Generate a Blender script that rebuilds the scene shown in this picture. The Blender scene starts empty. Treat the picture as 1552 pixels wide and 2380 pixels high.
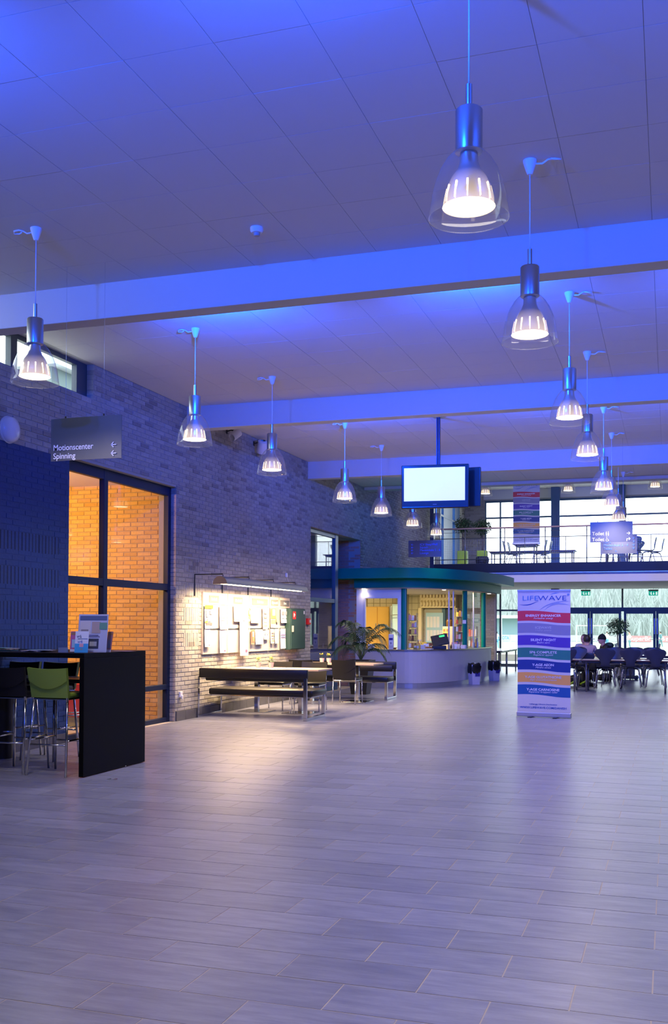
import bpy, bmesh, math, random
from mathutils import Vector, Matrix
from math import sin, cos, pi, radians, tan, atan2
random.seed(7)
S = bpy.context.scene
COL = S.collection

# ---------------------------------------------------------------- camera
F_PX, CX, CY, H = 2371.44, 771.23, 1406.10, 1.4705
YAW, PITCH, ROLL = 0.3193, 0.0197, 0.0041
_fw = Vector((-sin(YAW)*cos(PITCH), cos(YAW)*cos(PITCH), sin(PITCH)))
_r0 = Vector((cos(YAW), sin(YAW), 0)); _u0 = _r0.cross(_fw)
_r = cos(ROLL)*_r0 + sin(ROLL)*_u0
_u = -sin(ROLL)*_r0 + cos(ROLL)*_u0
cam = bpy.data.cameras.new('camera'); camo = bpy.data.objects.new('camera', cam); COL.objects.link(camo)
cam.sensor_fit = 'VERTICAL'; cam.sensor_height = 36; cam.sensor_width = 36
cam.lens = F_PX/2380*36
cam.shift_x = (776-CX)/2380; cam.shift_y = (CY-1190)/2380
cam.clip_start = .05; cam.clip_end = 400
M = Matrix((( _r.x, _u.x, -_fw.x, 0), (_r.y, _u.y, -_fw.y, 0), (_r.z, _u.z, -_fw.z, H), (0, 0, 0, 1)))
camo.matrix_world = M
S.camera = camo
def at(px, py, ax, val):
    """world point that the photo's pixel shows on the plane ax=val (used only to take measurements)"""
    d = _fw + _r*((px-CX)/F_PX) - _u*((py-CY)/F_PX)
    c = Vector((0, 0, H)); a = 'XYZ'.index(ax)
    return c + d*((val-c[a])/d[a])

# ---------------------------------------------------------------- world, colour management
W = bpy.data.worlds.new('overcast_sky'); S.world = W; W.use_nodes = True
bg = W.node_tree.nodes['Background']; bg.inputs[0].default_value = (.80, .93, 1, 1); bg.inputs[1].default_value = 5.0
S.view_settings.view_transform = 'Standard'; S.view_settings.look = 'None'
S.view_settings.exposure = 0.0; S.view_settings.gamma = 1
S.view_settings.use_curve_mapping = False
cy = S.cycles
cy.use_denoising = True; cy.max_bounces = 7; cy.diffuse_bounces = 4; cy.glossy_bounces = 4
cy.transmission_bounces = 6; cy.transparent_max_bounces = 24; cy.sample_clamp_indirect = 4; cy.sample_clamp_direct = 0
cy.caustics_reflective = False; cy.caustics_refractive = False

# light powers, tuned together
P_PEND, P_BLUE, P_BLUE_HALL = 144, 800, 420
PEND_COL = (1, .85, .74); BLUE_COL = (.003, .082, 1)

WX, ZC = -7.113, 4.854            # left wall plane, ceiling height
BEAM_Y = (3.30, 8.84, 14.30, 19.90)
HALL_Y0, HALL_Z, END_Y = 24.0, 6.40, 37.0

def spot(name, loc, target, power, col, size=100, blend=1, radius=.1):
    l = bpy.data.lights.new(name, 'SPOT'); l.energy = power; l.color = col
    l.spot_size = radians(size); l.spot_blend = blend; l.shadow_soft_size = radius
    o = bpy.data.objects.new(name, l); COL.objects.link(o); o.location = loc
    o.rotation_euler = (Vector(target)-Vector(loc)).to_track_quat('-Z', 'Y').to_euler()
    return o
def area(name, loc, target, power, col, sx, sy, spread=180):
    l = bpy.data.lights.new(name, 'AREA'); l.energy = power; l.color = col; l.shape = 'RECTANGLE'
    l.size = sx; l.size_y = sy; l.spread = radians(spread)
    o = bpy.data.objects.new(name, l); COL.objects.link(o); o.location = loc
    o.rotation_euler = (Vector(target)-Vector(loc)).to_track_quat('-Z', 'Y').to_euler()
    return o
# blue uplights fixed on the back of every beam, aimed along the ceiling
for by in BEAM_Y:
    for bx in (-4.45, -1.75, .95):
        spot('uplight_beam', (bx, by+.34, 4.53), (bx, by+1.54, 4.87), P_BLUE*(.22 if by > 19 else 1), BLUE_COL, 132, 1, .05)
# uplights of the high hall behind, throwing blue on its end wall and roof
for bx in (-5.6, -3.6, -1.6, .6):
    spot('uplight_hall', (bx, 24.6, 5.1), (bx, 30, 7.6), P_BLUE_HALL, BLUE_COL, 84, 1, .08)
# added white fill lights without fixtures, only to brighten the balcony front
for bx in (-5.5, -2.8, -.2, 2.4):
    spot('added_fascia_fill', (bx, 25.0, 6.1), (bx, 31, 2.9), 380, (1, .90, .92), 70, 1, .1)
# pendants of the unseen third row and behind the camera: only their light
for px in (3.23,):
    for py in (2.1, 5.06, 7.43, 10.52, 12.88, 16.18, 18.45, 21.0):
        spot('pendant_light_off_frame', (px, py, 3.52), (px, py, 0), P_PEND, PEND_COL, 150, 1, .12)
for px in (-5.14, -.955):
    spot('pendant_light_off_frame', (px, 2.1, 3.52), (px, 2.1, 0), P_PEND, PEND_COL, 150, 1, .12)

spot('downlight_off_frame', (1.9, 3.3, 3.6), (1.0, 3.1, 0), 190, (1, .86, .74), 75, 1, .1)

# ---------------------------------------------------------------- materials
def nmat(name):
    m = bpy.data.materials.new(name); m.use_nodes = True
    nt = m.node_tree; return m, nt, nt.nodes['Principled BSDF']
def N(nt, t, **kw):
    n = nt.nodes.new(t)
    for k, v in kw.items():
        if isinstance(k, str) and hasattr(n, k): setattr(n, k, v)
    return n
MATS = {}
def mat(name, col, rough=.5, metal=0, spec=.5, var=0, vs=8, bump=0, bs=60, emit=None, es=1, coat=0, alpha=1):
    if name in MATS: return MATS[name]
    m, nt, b = nmat(name)
    b.inputs['Base Color'].default_value = (*col, 1); b.inputs['Roughness'].default_value = rough
    b.inputs['Metallic'].default_value = metal; b.inputs['Specular IOR Level'].default_value = spec
    b.inputs['Coat Weight'].default_value = coat; b.inputs['Alpha'].default_value = alpha
    tc = None
    if var or bump:
        tc = N(nt, 'ShaderNodeTexCoord')
    if var:
        n = N(nt, 'ShaderNodeTexNoise'); n.inputs['Scale'].default_value = vs; n.inputs['Detail'].default_value = 4
        nt.links.new(tc.outputs['Object'], n.inputs['Vector'])
        r = N(nt, 'ShaderNodeMapRange'); r.inputs['From Min'].default_value = .3; r.inputs['From Max'].default_value = .7
        r.inputs['To Min'].default_value = 1-var; r.inputs['To Max'].default_value = 1+var
        nt.links.new(n.outputs['Fac'], r.inputs['Value'])
        x = N(nt, 'ShaderNodeVectorMath'); x.operation = 'SCALE'; x.inputs[0].default_value = col
        nt.links.new(r.outputs['Result'], x.inputs['Scale']); nt.links.new(x.outputs['Vector'], b.inputs['Base Color'])
    if bump:
        n = N(nt, 'ShaderNodeTexNoise'); n.inputs['Scale'].default_value = bs; n.inputs['Detail'].default_value = 3
        nt.links.new(tc.outputs['Object'], n.inputs['Vector'])
        k = N(nt, 'ShaderNodeBump'); k.inputs['Strength'].default_value = bump; k.inputs['Distance'].default_value = .01
        nt.links.new(n.outputs['Fac'], k.inputs['Height']); nt.links.new(k.outputs['Normal'], b.inputs['Normal'])
    if emit:
        b.inputs['Emission Color'].default_value = (*emit, 1); b.inputs['Emission Strength'].default_value = es
    MATS[name] = m; return m
def brickmat(name, cols, L, Hc, axis, rough=.85, tint=.22):
    """every brick its own tone: white noise of the brick's row and column"""
    m, nt, b = nmat(name); lk = nt.links.new
    g = N(nt, 'ShaderNodeNewGeometry'); s = N(nt, 'ShaderNodeSeparateXYZ'); lk(g.outputs['Position'], s.inputs[0])
    def mt(op, a, bb=None):
        n = N(nt, 'ShaderNodeMath'); n.operation = op
        for i, v in enumerate((a, bb)):
            if v is None: continue
            if hasattr(v, 'links') or hasattr(v, 'is_linked'): lk(v, n.inputs[i])
            else: n.inputs[i].default_value = v
        return n.outputs[0]
    row = mt('FLOOR', mt('DIVIDE', s.outputs[2], Hc))
    half = mt('MULTIPLY', mt('MODULO', row, 2.0), .5)
    u = mt('FLOOR', mt('ADD', mt('DIVIDE', s.outputs[axis], L), half))
    c = N(nt, 'ShaderNodeCombineXYZ'); lk(row, c.inputs[0]); lk(u, c.inputs[1])
    wn = N(nt, 'ShaderNodeTexWhiteNoise'); wn.noise_dimensions = '3D'; lk(c.outputs[0], wn.inputs['Vector'])
    cr = N(nt, 'ShaderNodeValToRGB'); lk(wn.outputs['Value'], cr.inputs['Fac'])
    el = cr.color_ramp.elements; el[0].position = 0; el[0].color = (*cols[0], 1); el[1].position = 1; el[1].color = (*cols[-1], 1)
    for i, k in enumerate(cols[1:-1]):
        e = el.new((i+1)/(len(cols)-1)); e.color = (*k, 1)
    n = N(nt, 'ShaderNodeTexNoise'); n.inputs['Scale'].default_value = 30; n.inputs['Detail'].default_value = 5
    lk(g.outputs['Position'], n.inputs['Vector'])
    r = N(nt, 'ShaderNodeMapRange'); r.inputs['To Min'].default_value = 1-tint; r.inputs['To Max'].default_value = 1+tint
    lk(n.outputs['Fac'], r.inputs['Value'])
    x = N(nt, 'ShaderNodeVectorMath'); x.operation = 'SCALE'; lk(cr.outputs['Color'], x.inputs[0]); lk(r.outputs['Result'], x.inputs['Scale'])
    lk(x.outputs['Vector'], b.inputs['Base Color']); b.inputs['Roughness'].default_value = rough
    k = N(nt, 'ShaderNodeBump'); k.inputs['Strength'].default_value = .5; k.inputs['Distance'].default_value = .006
    lk(n.outputs['Fac'], k.inputs['Height']); lk(k.outputs['Normal'], b.inputs['Normal'])
    MATS[name] = m; return m
def slate_mat():
    m, nt, b = nmat('slate_tile'); lk = nt.links.new
    g = N(nt, 'ShaderNodeNewGeometry'); oi = N(nt, 'ShaderNodeAttribute'); oi.attribute_name = 'tone'
    mp = N(nt, 'ShaderNodeMapping'); mp.inputs['Scale'].default_value = (1.1, 6, 1); lk(g.outputs['Position'], mp.inputs['Vector'])
    ad = N(nt, 'ShaderNodeVectorMath'); ad.operation = 'ADD'; lk(mp.outputs[0], ad.inputs[0])
    # tile index -> tone and grain offset
    s = N(nt, 'ShaderNodeSeparateXYZ'); lk(g.outputs['Position'], s.inputs[0])
    def mt(op, a, bb):
        n = N(nt, 'ShaderNodeMath'); n.operation = op
        for i, v in enumerate((a, bb)):
            if hasattr(v, 'is_linked'): lk(v, n.inputs[i])
            elif v is not None: n.inputs[i].default_value = v
        return n.outputs[0]
    row = mt('FLOOR', mt('DIVIDE', mt('SUBTRACT', s.outputs[1], 5.7933), .2959), None)
    odd = mt('ABSOLUTE', mt('MODULO', mt('ADD', row, 1), 2.0), None)
    u = mt('FLOOR', mt('ADD', mt('DIVIDE', mt('ADD', s.outputs[0], .0681), .6), mt('MULTIPLY', odd, .5)), None)
    c = N(nt, 'ShaderNodeCombineXYZ'); lk(row, c.inputs[0]); lk(u, c.inputs[1])
    wn = N(nt, 'ShaderNodeTexWhiteNoise'); lk(c.outputs[0], wn.inputs['Vector'])
    sc = N(nt, 'ShaderNodeVectorMath'); sc.operation = 'SCALE'; sc.inputs['Scale'].default_value = 40
    lk(wn.outputs['Color'], sc.inputs[0]); lk(sc.outputs[0], ad.inputs[1])
    n = N(nt, 'ShaderNodeTexNoise'); n.inputs['Scale'].default_value = 3.0; n.inputs['Detail'].default_value = 9; n.inputs['Roughness'].default_value = .68
    lk(ad.outputs[0], n.inputs['Vector'])
    cr = N(nt, 'ShaderNodeValToRGB'); lk(n.outputs['Fac'], cr.inputs['Fac'])
    e = cr.color_ramp.elements; e[0].position = .30; e[0].color = (.145, .157, .235, 1); e[1].position = .72; e[1].color = (.275, .285, .385, 1)
    r = N(nt, 'ShaderNodeMapRange'); r.inputs['To Min'].default_value = .88; r.inputs['To Max'].default_value = 1.12
    lk(wn.outputs['Value'], r.inputs['Value'])
    x = N(nt, 'ShaderNodeVectorMath'); x.operation = 'SCALE'; lk(cr.outputs['Color'], x.inputs[0]); lk(r.outputs['Result'], x.inputs['Scale'])
    lk(x.outputs['Vector'], b.inputs['Base Color'])
    rr = N(nt, 'ShaderNodeMapRange'); rr.inputs['To Min'].default_value = .285; rr.inputs['To Max'].default_value = .37
    lk(n.outputs['Fac'], rr.inputs['Value']); lk(rr.outputs['Result'], b.inputs['Roughness'])
    k = N(nt, 'ShaderNodeBump'); k.inputs['Strength'].default_value = .22; k.inputs['Distance'].default_value = .005
    lk(n.outputs['Fac'], k.inputs['Height']); lk(k.outputs['Normal'], b.inputs['Normal'])
    return m
def glassmat(name, tint=(1, 1, 1), refl=.02, rough=.02, clear=.97, haze=0):
    """thin pane: see-through with a Fresnel reflection"""
    m = bpy.data.materials.new(name); m.use_nodes = True; nt = m.node_tree; nt.nodes.clear(); lk = nt.links.new
    o = N(nt, 'ShaderNodeOutputMaterial'); t = N(nt, 'ShaderNodeBsdfTransparent'); t.inputs[0].default_value = (*[c*clear for c in tint], 1)
    g = N(nt, 'ShaderNodeBsdfGlossy'); g.inputs['Roughness'].default_value = rough
    f = N(nt, 'ShaderNodeLayerWeight'); f.inputs['Blend'].default_value = .5
    p = N(nt, 'ShaderNodeMath'); p.operation = 'POWER'; p.inputs[1].default_value = 5; lk(f.outputs['Facing'], p.inputs[0])
    a = N(nt, 'ShaderNodeMath'); a.operation = 'MULTIPLY_ADD'; a.use_clamp = True; a.inputs[1].default_value = .95; a.inputs[2].default_value = .02+refl; lk(p.outputs[0], a.inputs[0])
    x = N(nt, 'ShaderNodeMixShader'); lk(a.outputs[0], x.inputs[0]); lk(t.outputs[0], x.inputs[1]); lk(g.outputs[0], x.inputs[2])
    if haze:
        d = N(nt, 'ShaderNodeBsdfTranslucent'); d2 = N(nt, 'ShaderNodeBsdfDiffuse'); y = N(nt, 'ShaderNodeMixShader'); lk(d.outputs[0], y.inputs[1]); lk(d2.outputs[0], y.inputs[2])
        w = N(nt, 'ShaderNodeMixShader'); w.inputs[0].default_value = haze; lk(x.outputs[0], w.inputs[1]); lk(y.outputs[0], w.inputs[2]); x = w
    lk(x.outputs[0], o.inputs[0])
    MATS[name] = m; return m

m_brick = brickmat('brick_greige', [(.22, .205, .19), (.34, .32, .29), (.38, .36, .33), (.33, .31, .28), (.41, .39, .36)], .238, .0665, 1)
m_brick_yel = brickmat('brick_yellow', [(.50, .32, .12), (.60, .38, .13), (.62, .42, .18), (.52, .34, .15), (.66, .45, .17)], .238, .0665, 0)
m_brick_red = brickmat('brick_reddish', [(.42, .22, .15), (.50, .27, .18), (.45, .25, .19), (.38, .2, .14)], .238, .0665, 0)
m_brick_dk = brickmat('brick_shaded', [(.25, .24, .20), (.32, .30, .26), (.36, .34, .28)], .238, .0665, 0)
m_brick_blue = brickmat('brick_blue_paint', [(.003, .034, .15), (.0035, .037, .16), (.003, .035, .155)], .238, .0665, 1, .65, .08)
m_mortar = mat('mortar', (.37, .36, .34), .9, bump=.3)
m_mortar_blue = mat('mortar_blue_paint', (.0028, .032, .14), .65)
m_slotdark = mat('slot_shadow_gap', (.004, .012, .04), .8)
m_slate = slate_mat()
m_grout = mat('floor_grout', (.42, .37, .34), .8)
m_ceil = mat('ceiling_board', (.66, .65, .66), .75, bump=.08, bs=220)
m_ceilgap = mat('ceiling_joint', (.45, .45, .47), .9)
m_beam = mat('beam_white_paint', (.62, .62, .63), .7, spec=.2)
m_frame = mat('frame_dark_blue', (.006, .015, .05), .5, spec=.25)
m_frame_teal = mat('frame_teal_blue', (.04, .10, .16), .35)
m_frame_grey = mat('frame_grey_blue', (.06, .08, .11), .4)
m_black = mat('black_laminate', (.0025, .0025, .003), .5, spec=.12)
m_leather = mat('black_leather', (.010, .0095, .0095), .36, spec=.35, bump=.1, bs=90)
m_chrome = mat('chrome', (.62, .62, .64), .12, 1)
m_steel = mat('brushed_aluminium', (.50, .52, .54), .30, 1, bump=.02, bs=300)
m_white = mat('white_paint', (.78, .78, .80), .5)
m_plinth = mat('plinth_tile', (.10, .10, .11), .5, var=.15)
m_blk = mat('black_plastic', (.010, .010, .012), .4)
m_glass = glassmat('window_glass')
m_glass_in = glassmat('vestibule_glass', (1, 1, 1), .0)
m_shade = glassmat('clear_shade_glass', (.98, .98, .95), .06, .05, .97, .10)
m_kglass = glassmat('kiosk_glass', (1, 1, 1), .0)
m_lamp = mat('lamp_glow', (1, 1, 1), .5, emit=(1, .90, .70), es=9)
m_lampslot = mat('lamp_slot_glow', (1, 1, 1), .5, emit=(1, .78, .44), es=3.0)
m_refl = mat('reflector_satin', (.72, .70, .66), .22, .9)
_nt = m_refl.node_tree; _tc = N(_nt, 'ShaderNodeTexCoord'); _sp = N(_nt, 'ShaderNodeSeparateXYZ'); _mr = N(_nt, 'ShaderNodeMapRange')   # bulb glow painted on as emission, growing towards the lower rim
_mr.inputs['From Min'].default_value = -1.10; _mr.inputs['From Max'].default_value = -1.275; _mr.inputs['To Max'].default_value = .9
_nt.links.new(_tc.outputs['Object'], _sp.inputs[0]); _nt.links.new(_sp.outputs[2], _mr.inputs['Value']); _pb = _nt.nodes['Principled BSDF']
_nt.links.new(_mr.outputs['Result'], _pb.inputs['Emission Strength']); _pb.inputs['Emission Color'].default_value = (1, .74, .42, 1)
m_green = mat('teal_green_paint', (.0, .21, .16), .4, spec=.2)
m_wood = mat('pale_beech', (.62, .45, .30), .4, var=.08, vs=5)
m_soil = mat('potting_soil', (.02, .014, .01), .9)

# ---------------------------------------------------------------- mesh building
class MB:
    def __init__(s): s.v = []; s.f = []
    def add(s, vs, fs, mx=None):
        n = len(s.v)
        s.v += [tuple(mx @ Vector(v)) if mx else tuple(v) for v in vs]
        s.f += [tuple(i+n for i in f) for f in fs]; return s
    def box(s, x0, x1, y0, y1, z0, z1, mx=None):
        v = [(x0,y0,z0),(x1,y0,z0),(x1,y1,z0),(x0,y1,z0),(x0,y0,z1),(x1,y0,z1),(x1,y1,z1),(x0,y1,z1)]
        return s.add(v, [(0,3,2,1),(4,5,6,7),(0,1,5,4),(1,2,6,5),(2,3,7,6),(3,0,4,7)], mx)
    def rbox(s, x0, x1, y0, y1, z0, z1, r, mx=None, seg=2):
        bm = bmesh.new(); bmesh.ops.create_cube(bm, size=1)
        for v in bm.verts: v.co = Vector(((x0+x1)/2+v.co.x*(x1-x0), (y0+y1)/2+v.co.y*(y1-y0), (z0+z1)/2+v.co.z*(z1-z0)))
        bmesh.ops.bevel(bm, geom=bm.edges[:], offset=r, segments=seg, affect='EDGES', profile=.5)
        bm.verts.index_update()
        s.add([v.co.copy() for v in bm.verts], [tuple(v.index for v in f.verts) for f in bm.faces], mx); bm.free(); return s
    def tube(s, pts, r, seg=8, closed=False, caps=True):
        pts = [Vector(p) for p in pts]; n = len(pts); rs = r if isinstance(r, (list, tuple)) else [r]*n
        base = len(s.v); up = None
        for i, p in enumerate(pts):
            if closed: t = (pts[(i+1) % n]-pts[i-1])
            else: t = pts[min(i+1, n-1)]-pts[max(i-1, 0)]
            t.normalize()
            if up is None: up = Vector((0, 0, 1)) if abs(t.z) < .9 else Vector((1, 0, 0))
            a = t.cross(up)
            if a.length < 1e-4: a = t.cross(Vector((0, 1, .3)))
            a.normalize(); b = a.cross(t).normalized(); up = b
            for k in range(seg):
                w = 2*pi*k/seg; s.v.append(tuple(p+a*cos(w)*rs[i]+b*sin(w)*rs[i]))
        m = n if closed else n-1
        for i in range(m):
            for k in range(seg):
                A = base+i*seg; B = base+((i+1) % n)*seg; k2 = (k+1) % seg
                s.f.append((A+k, A+k2, B+k2, B+k))
        if caps and not closed:
            s.f.append(tuple(base+k for k in range(seg))[::-1]); s.f.append(tuple(base+(n-1)*seg+k for k in range(seg)))
        return s
    def lathe(s, prof, cx=0, cy=0, seg=24, cap0=False, cap1=False, mx=None, sq=None):
        base = len(s.v); vs = []
        for r, z in prof:
            for k in range(seg):
                w = 2*pi*k/seg; vs.append((cx+r*cos(w), cy+r*sin(w), z))
        fs = []
        for i in range(len(prof)-1):
            for k in range(seg):
                k2 = (k+1) % seg; fs.append((i*seg+k, i*seg+k2, (i+1)*seg+k2, (i+1)*seg+k))
        if cap0: fs.append(tuple(range(seg))[::-1])
        if cap1: fs.append(tuple((len(prof)-1)*seg+k for k in range(seg)))
        return s.add(vs, fs, mx)
    def cyl(s, x, y, z0, z1, r, seg=16, r1=None):
        return s.lathe([(r, z0), (r if r1 is None else r1, z1)], x, y, seg, True, True)
    def prism(s, poly, z0, z1, mx=None):
        n = len(poly); vs = [(x, y, z0) for x, y in poly]+[(x, y, z1) for x, y in poly]
        return s.add(vs, [tuple(range(n))[::-1], tuple(range(n, 2*n))]+[(i, (i+1) % n, n+(i+1) % n, n+i) for i in range(n)], mx)
    def ell(s, c, r, seg=12, rings=8, mx=None):
        vs = []; fs = []
        rx, ry, rz = r if isinstance(r, (list, tuple)) else (r, r, r)
        for i in range(rings+1):
            t = pi*i/rings
            for k in range(seg):
                w = 2*pi*k/seg; vs.append((c[0]+rx*sin(t)*cos(w), c[1]+ry*sin(t)*sin(w), c[2]+rz*cos(t)))
        for i in range(rings):
            for k in range(seg):
                k2 = (k+1) % seg; fs.append((i*seg+k, (i+1)*seg+k, (i+1)*seg+k2, i*seg+k2))
        return s.add(vs, fs, mx)
    def sheet(s, grid):
        """grid of points rows x cols -> quads"""
        R, Cc = len(grid), len(grid[0]); vs = [p for row in grid for p in row]
        return s.add(vs, [(i*Cc+j, i*Cc+j+1, (i+1)*Cc+j+1, (i+1)*Cc+j) for i in range(R-1) for j in range(Cc-1)])
    def mesh(s, name, m, smooth=None):
        me = bpy.data.meshes.new(name); me.from_pydata(s.v, [], s.f)
        if m: me.materials.append(m)
        if smooth:
            me.polygons.foreach_set('use_smooth', [True]*len(me.polygons))
            if smooth is not True: me.set_sharp_from_angle(angle=radians(smooth))
        me.update(); return me
    def build(s, name, m, parent=None, smooth=None, **kw):
        o = bpy.data.objects.new(name, s.mesh(name, m, smooth)); COL.objects.link(o)
        if parent: o.parent = parent
        for k, v in kw.items(): o[k] = v
        return o
def tag(o, label=None, cat=None, group=None, kind=None):
    if label: o['label'] = label
    if cat: o['category'] = cat
    if group: o['group'] = group
    if kind: o['kind'] = kind
    return o
def thing(name, label, cat, loc=(0, 0, 0), rz=0, group=None):
    o = bpy.data.objects.new(name, None); COL.objects.link(o); o.location = loc; o.rotation_euler = (0, 0, rz)
    o.empty_display_size = .1
    return tag(o, label, cat, group)
def dup(root, loc, rz=0, label=None, group=None):
    r = root.copy(); COL.objects.link(r); r.location = loc; r.rotation_euler = (0, 0, rz)
    if label: r['label'] = label
    if group: r['group'] = group
    for ch in list(root.children):
        c = ch.copy(); COL.objects.link(c); c.parent = r
        for g in list(ch.children):
            d = g.copy(); COL.objects.link(d); d.parent = c
    return r
def text(name, body, size, m, parent, loc, rot=(pi/2, 0, 0), align='LEFT', ext=.0008, bold=0, sx=1, shear=0, spacing=1):
    c = bpy.data.curves.new(name, 'FONT'); c.body = body; c.size = size; c.extrude = ext; c.align_x = align
    c.offset = bold; c.shear = shear; c.space_character = spacing; c.resolution_u = 3
    c.materials.append(m); tmp = bpy.data.objects.new('tmp', c); me = tmp.to_mesh().copy(); bpy.data.objects.remove(tmp)
    o = bpy.data.objects.new(name, me); me.name = name; COL.objects.link(o)
    if not me.materials: me.materials.append(m)
    o.parent = parent; o.location = loc; o.rotation_euler = rot; o.scale = (sx, 1, 1); return o
def struct(name, mb, m, **kw):
    o = mb.build(name, m, **kw); o['kind'] = 'structure'; return o

# ================================================================= THE SETTING
def pix(X, Y, Z):
    w = Vector((X, Y, Z))-Vector((0, 0, H)); z = w.dot(_fw)
    return (CX+F_PX*w.dot(_r)/z, CY-F_PX*w.dot(_u)/z) if z > .3 else (-9999, -9999)
def inframe(X, Y, Z, m=20):
    x, y = pix(X, Y, Z); return -m < x < 1552+m and -m < y < 2380+m
def child(mesh, name, parent, loc=(0, 0, 0)):
    o = bpy.data.objects.new(name, mesh); COL.objects.link(o); o.parent = parent; o.location = loc; return o
def cells(a0, a1, b0, b1, holes):
    """rectangle minus rectangular holes -> list of rectangles"""
    A = sorted({a0, a1, *[min(max(h[i], a0), a1) for h in holes for i in (0, 1)]})
    out = []
    for i in range(len(A)-1):
        x0, x1 = A[i], A[i+1]; xm = (x0+x1)/2
        cut = sorted((h[2], h[3]) for h in holes if h[0] < xm < h[1]); z = b0
        for c0, c1 in cut:
            if c0 > z: out.append((x0, x1, z, min(c0, b1)))
            z = max(z, c1)
        if z < b1: out.append((x0, x1, z, b1))
    return out
BL, BH, BJ = .238, .0665, .0095
def brick_field(parent, axis, plane, a0, a1, z0, z1, holes, m, nparts, soldiers=(), proud=.008, skip=None):
    """bricks standing proud of the mortar. axis 1: wall along Y facing +X; axis 0: wall along X facing -Y.
    the nparts nearest in view become objects named brick, the others one stuff mesh"""
    L = []
    def cutout(u0, u1, w0, w1):
        u0, u1 = max(u0, a0), min(u1, a1); w0, w1 = max(w0, z0), min(w1, z1)
        for h in holes:
            if h[2] < (w0+w1)/2 < h[3]:
                if h[0] <= u0 < h[1]: u0 = h[1]
                if h[0] < u1 <= h[1]: u1 = h[0]
                if u0 >= u1: return
            elif h[0]-.01 < (u0+u1)/2 < h[1]+.01:
                if w0 < h[2] < w1: w1 = h[2]
                if w0 < h[3] < w1: w0 = h[3]
        if u1-u0 > .02 and w1-w0 > .012: L.append((u0, u1, w0, w1))
    sh = [s for s in soldiers]
    r = int(z0/BH)
    while r*BH < z1:
        off = -(r % 2)*.5; c = math.floor(a0/BL)-1
        while (c+off)*BL < a1:
            u0, u1 = (c+off)*BL+BJ/2, (c+1+off)*BL-BJ/2; zm = (r+.5)*BH
            inside = [s for s in sh if s[2]-.01 < zm < s[3]+.01]
            if inside:
                s = inside[0]
                if u0 < s[1] and u1 > s[0]:
                    if u0 < s[0]-.03: cutout(u0, s[0]-BJ/2, r*BH+BJ/2, (r+1)*BH-BJ/2)
                    if u1 > s[1]+.03: cutout(s[1]+BJ/2, u1, r*BH+BJ/2, (r+1)*BH-BJ/2)
                    c += 1; continue
            cutout(u0, u1, r*BH+BJ/2, (r+1)*BH-BJ/2); c += 1
        r += 1
    for s in sh:
        n = round((s[1]-s[0])/BH); st = (s[1]-s[0])/n
        for k in range(n): cutout(s[0]+k*st+BJ*.6, s[0]+(k+1)*st-BJ*.6, s[2], s[3])
    if skip: L = [b for b in L if not skip((b[0]+b[1])/2, (b[2]+b[3])/2)]
    def P3(u, w): return (plane, u, w) if axis == 1 else (u, plane, w)
    vis = [b for b in L if inframe(*P3((b[0]+b[1])/2, (b[2]+b[3])/2), 5)]
    vis.sort(key=lambda b: Vector(P3((b[0]+b[1])/2, (b[2]+b[3])/2)).length)
    near = set(vis[:nparts]); cache = {}; rest = MB()
    def add(mb, u0, u1, w0, w1, d0, d1):
        b = .003
        if axis == 1:
            v = [(d0, u0, w0), (d0, u1, w0), (d0, u1, w1), (d0, u0, w1), (d1, u0+b, w0+b), (d1, u1-b, w0+b), (d1, u1-b, w1-b), (d1, u0+b, w1-b)]
            f = [(4, 5, 6, 7), (0, 1, 5, 4), (1, 2, 6, 5), (2, 3, 7, 6), (3, 0, 4, 7)]
        else:
            v = [(u0, d0, w0), (u1, d0, w0), (u1, d0, w1), (u0, d0, w1), (u0+b, d1, w0+b), (u1-b, d1, w0+b), (u1-b, d1, w1-b), (u0+b, d1, w1-b)]
            f = [(4, 5, 6, 7), (0, 1, 5, 4), (1, 2, 6, 5), (2, 3, 7, 6), (3, 0, 4, 7)]
        mb.add(v, f)
    sg = 1 if axis == 1 else -1
    for b in L:
        jit = random.uniform(-.0018, .0018)
        if b in near:
            k = (round(b[1]-b[0], 3), round(b[3]-b[2], 3))
            if k not in cache:
                q = MB(); add(q, -k[0]/2, k[0]/2, -k[1]/2, k[1]/2, -sg*.010, 0); cache[k] = q.mesh('brick', m)
            c = P3((b[0]+b[1])/2, (b[2]+b[3])/2); c = (c[0]+jit, c[1], c[2]) if axis == 1 else (c[0], c[1]+jit, c[2])
            child(cache[k], 'brick', parent, c)
        else: add(rest, *b, plane-sg*.010, plane+jit)
    if rest.v: rest.build('brick', m, parent)['kind'] = 'stuff'
    return len(L)

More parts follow.
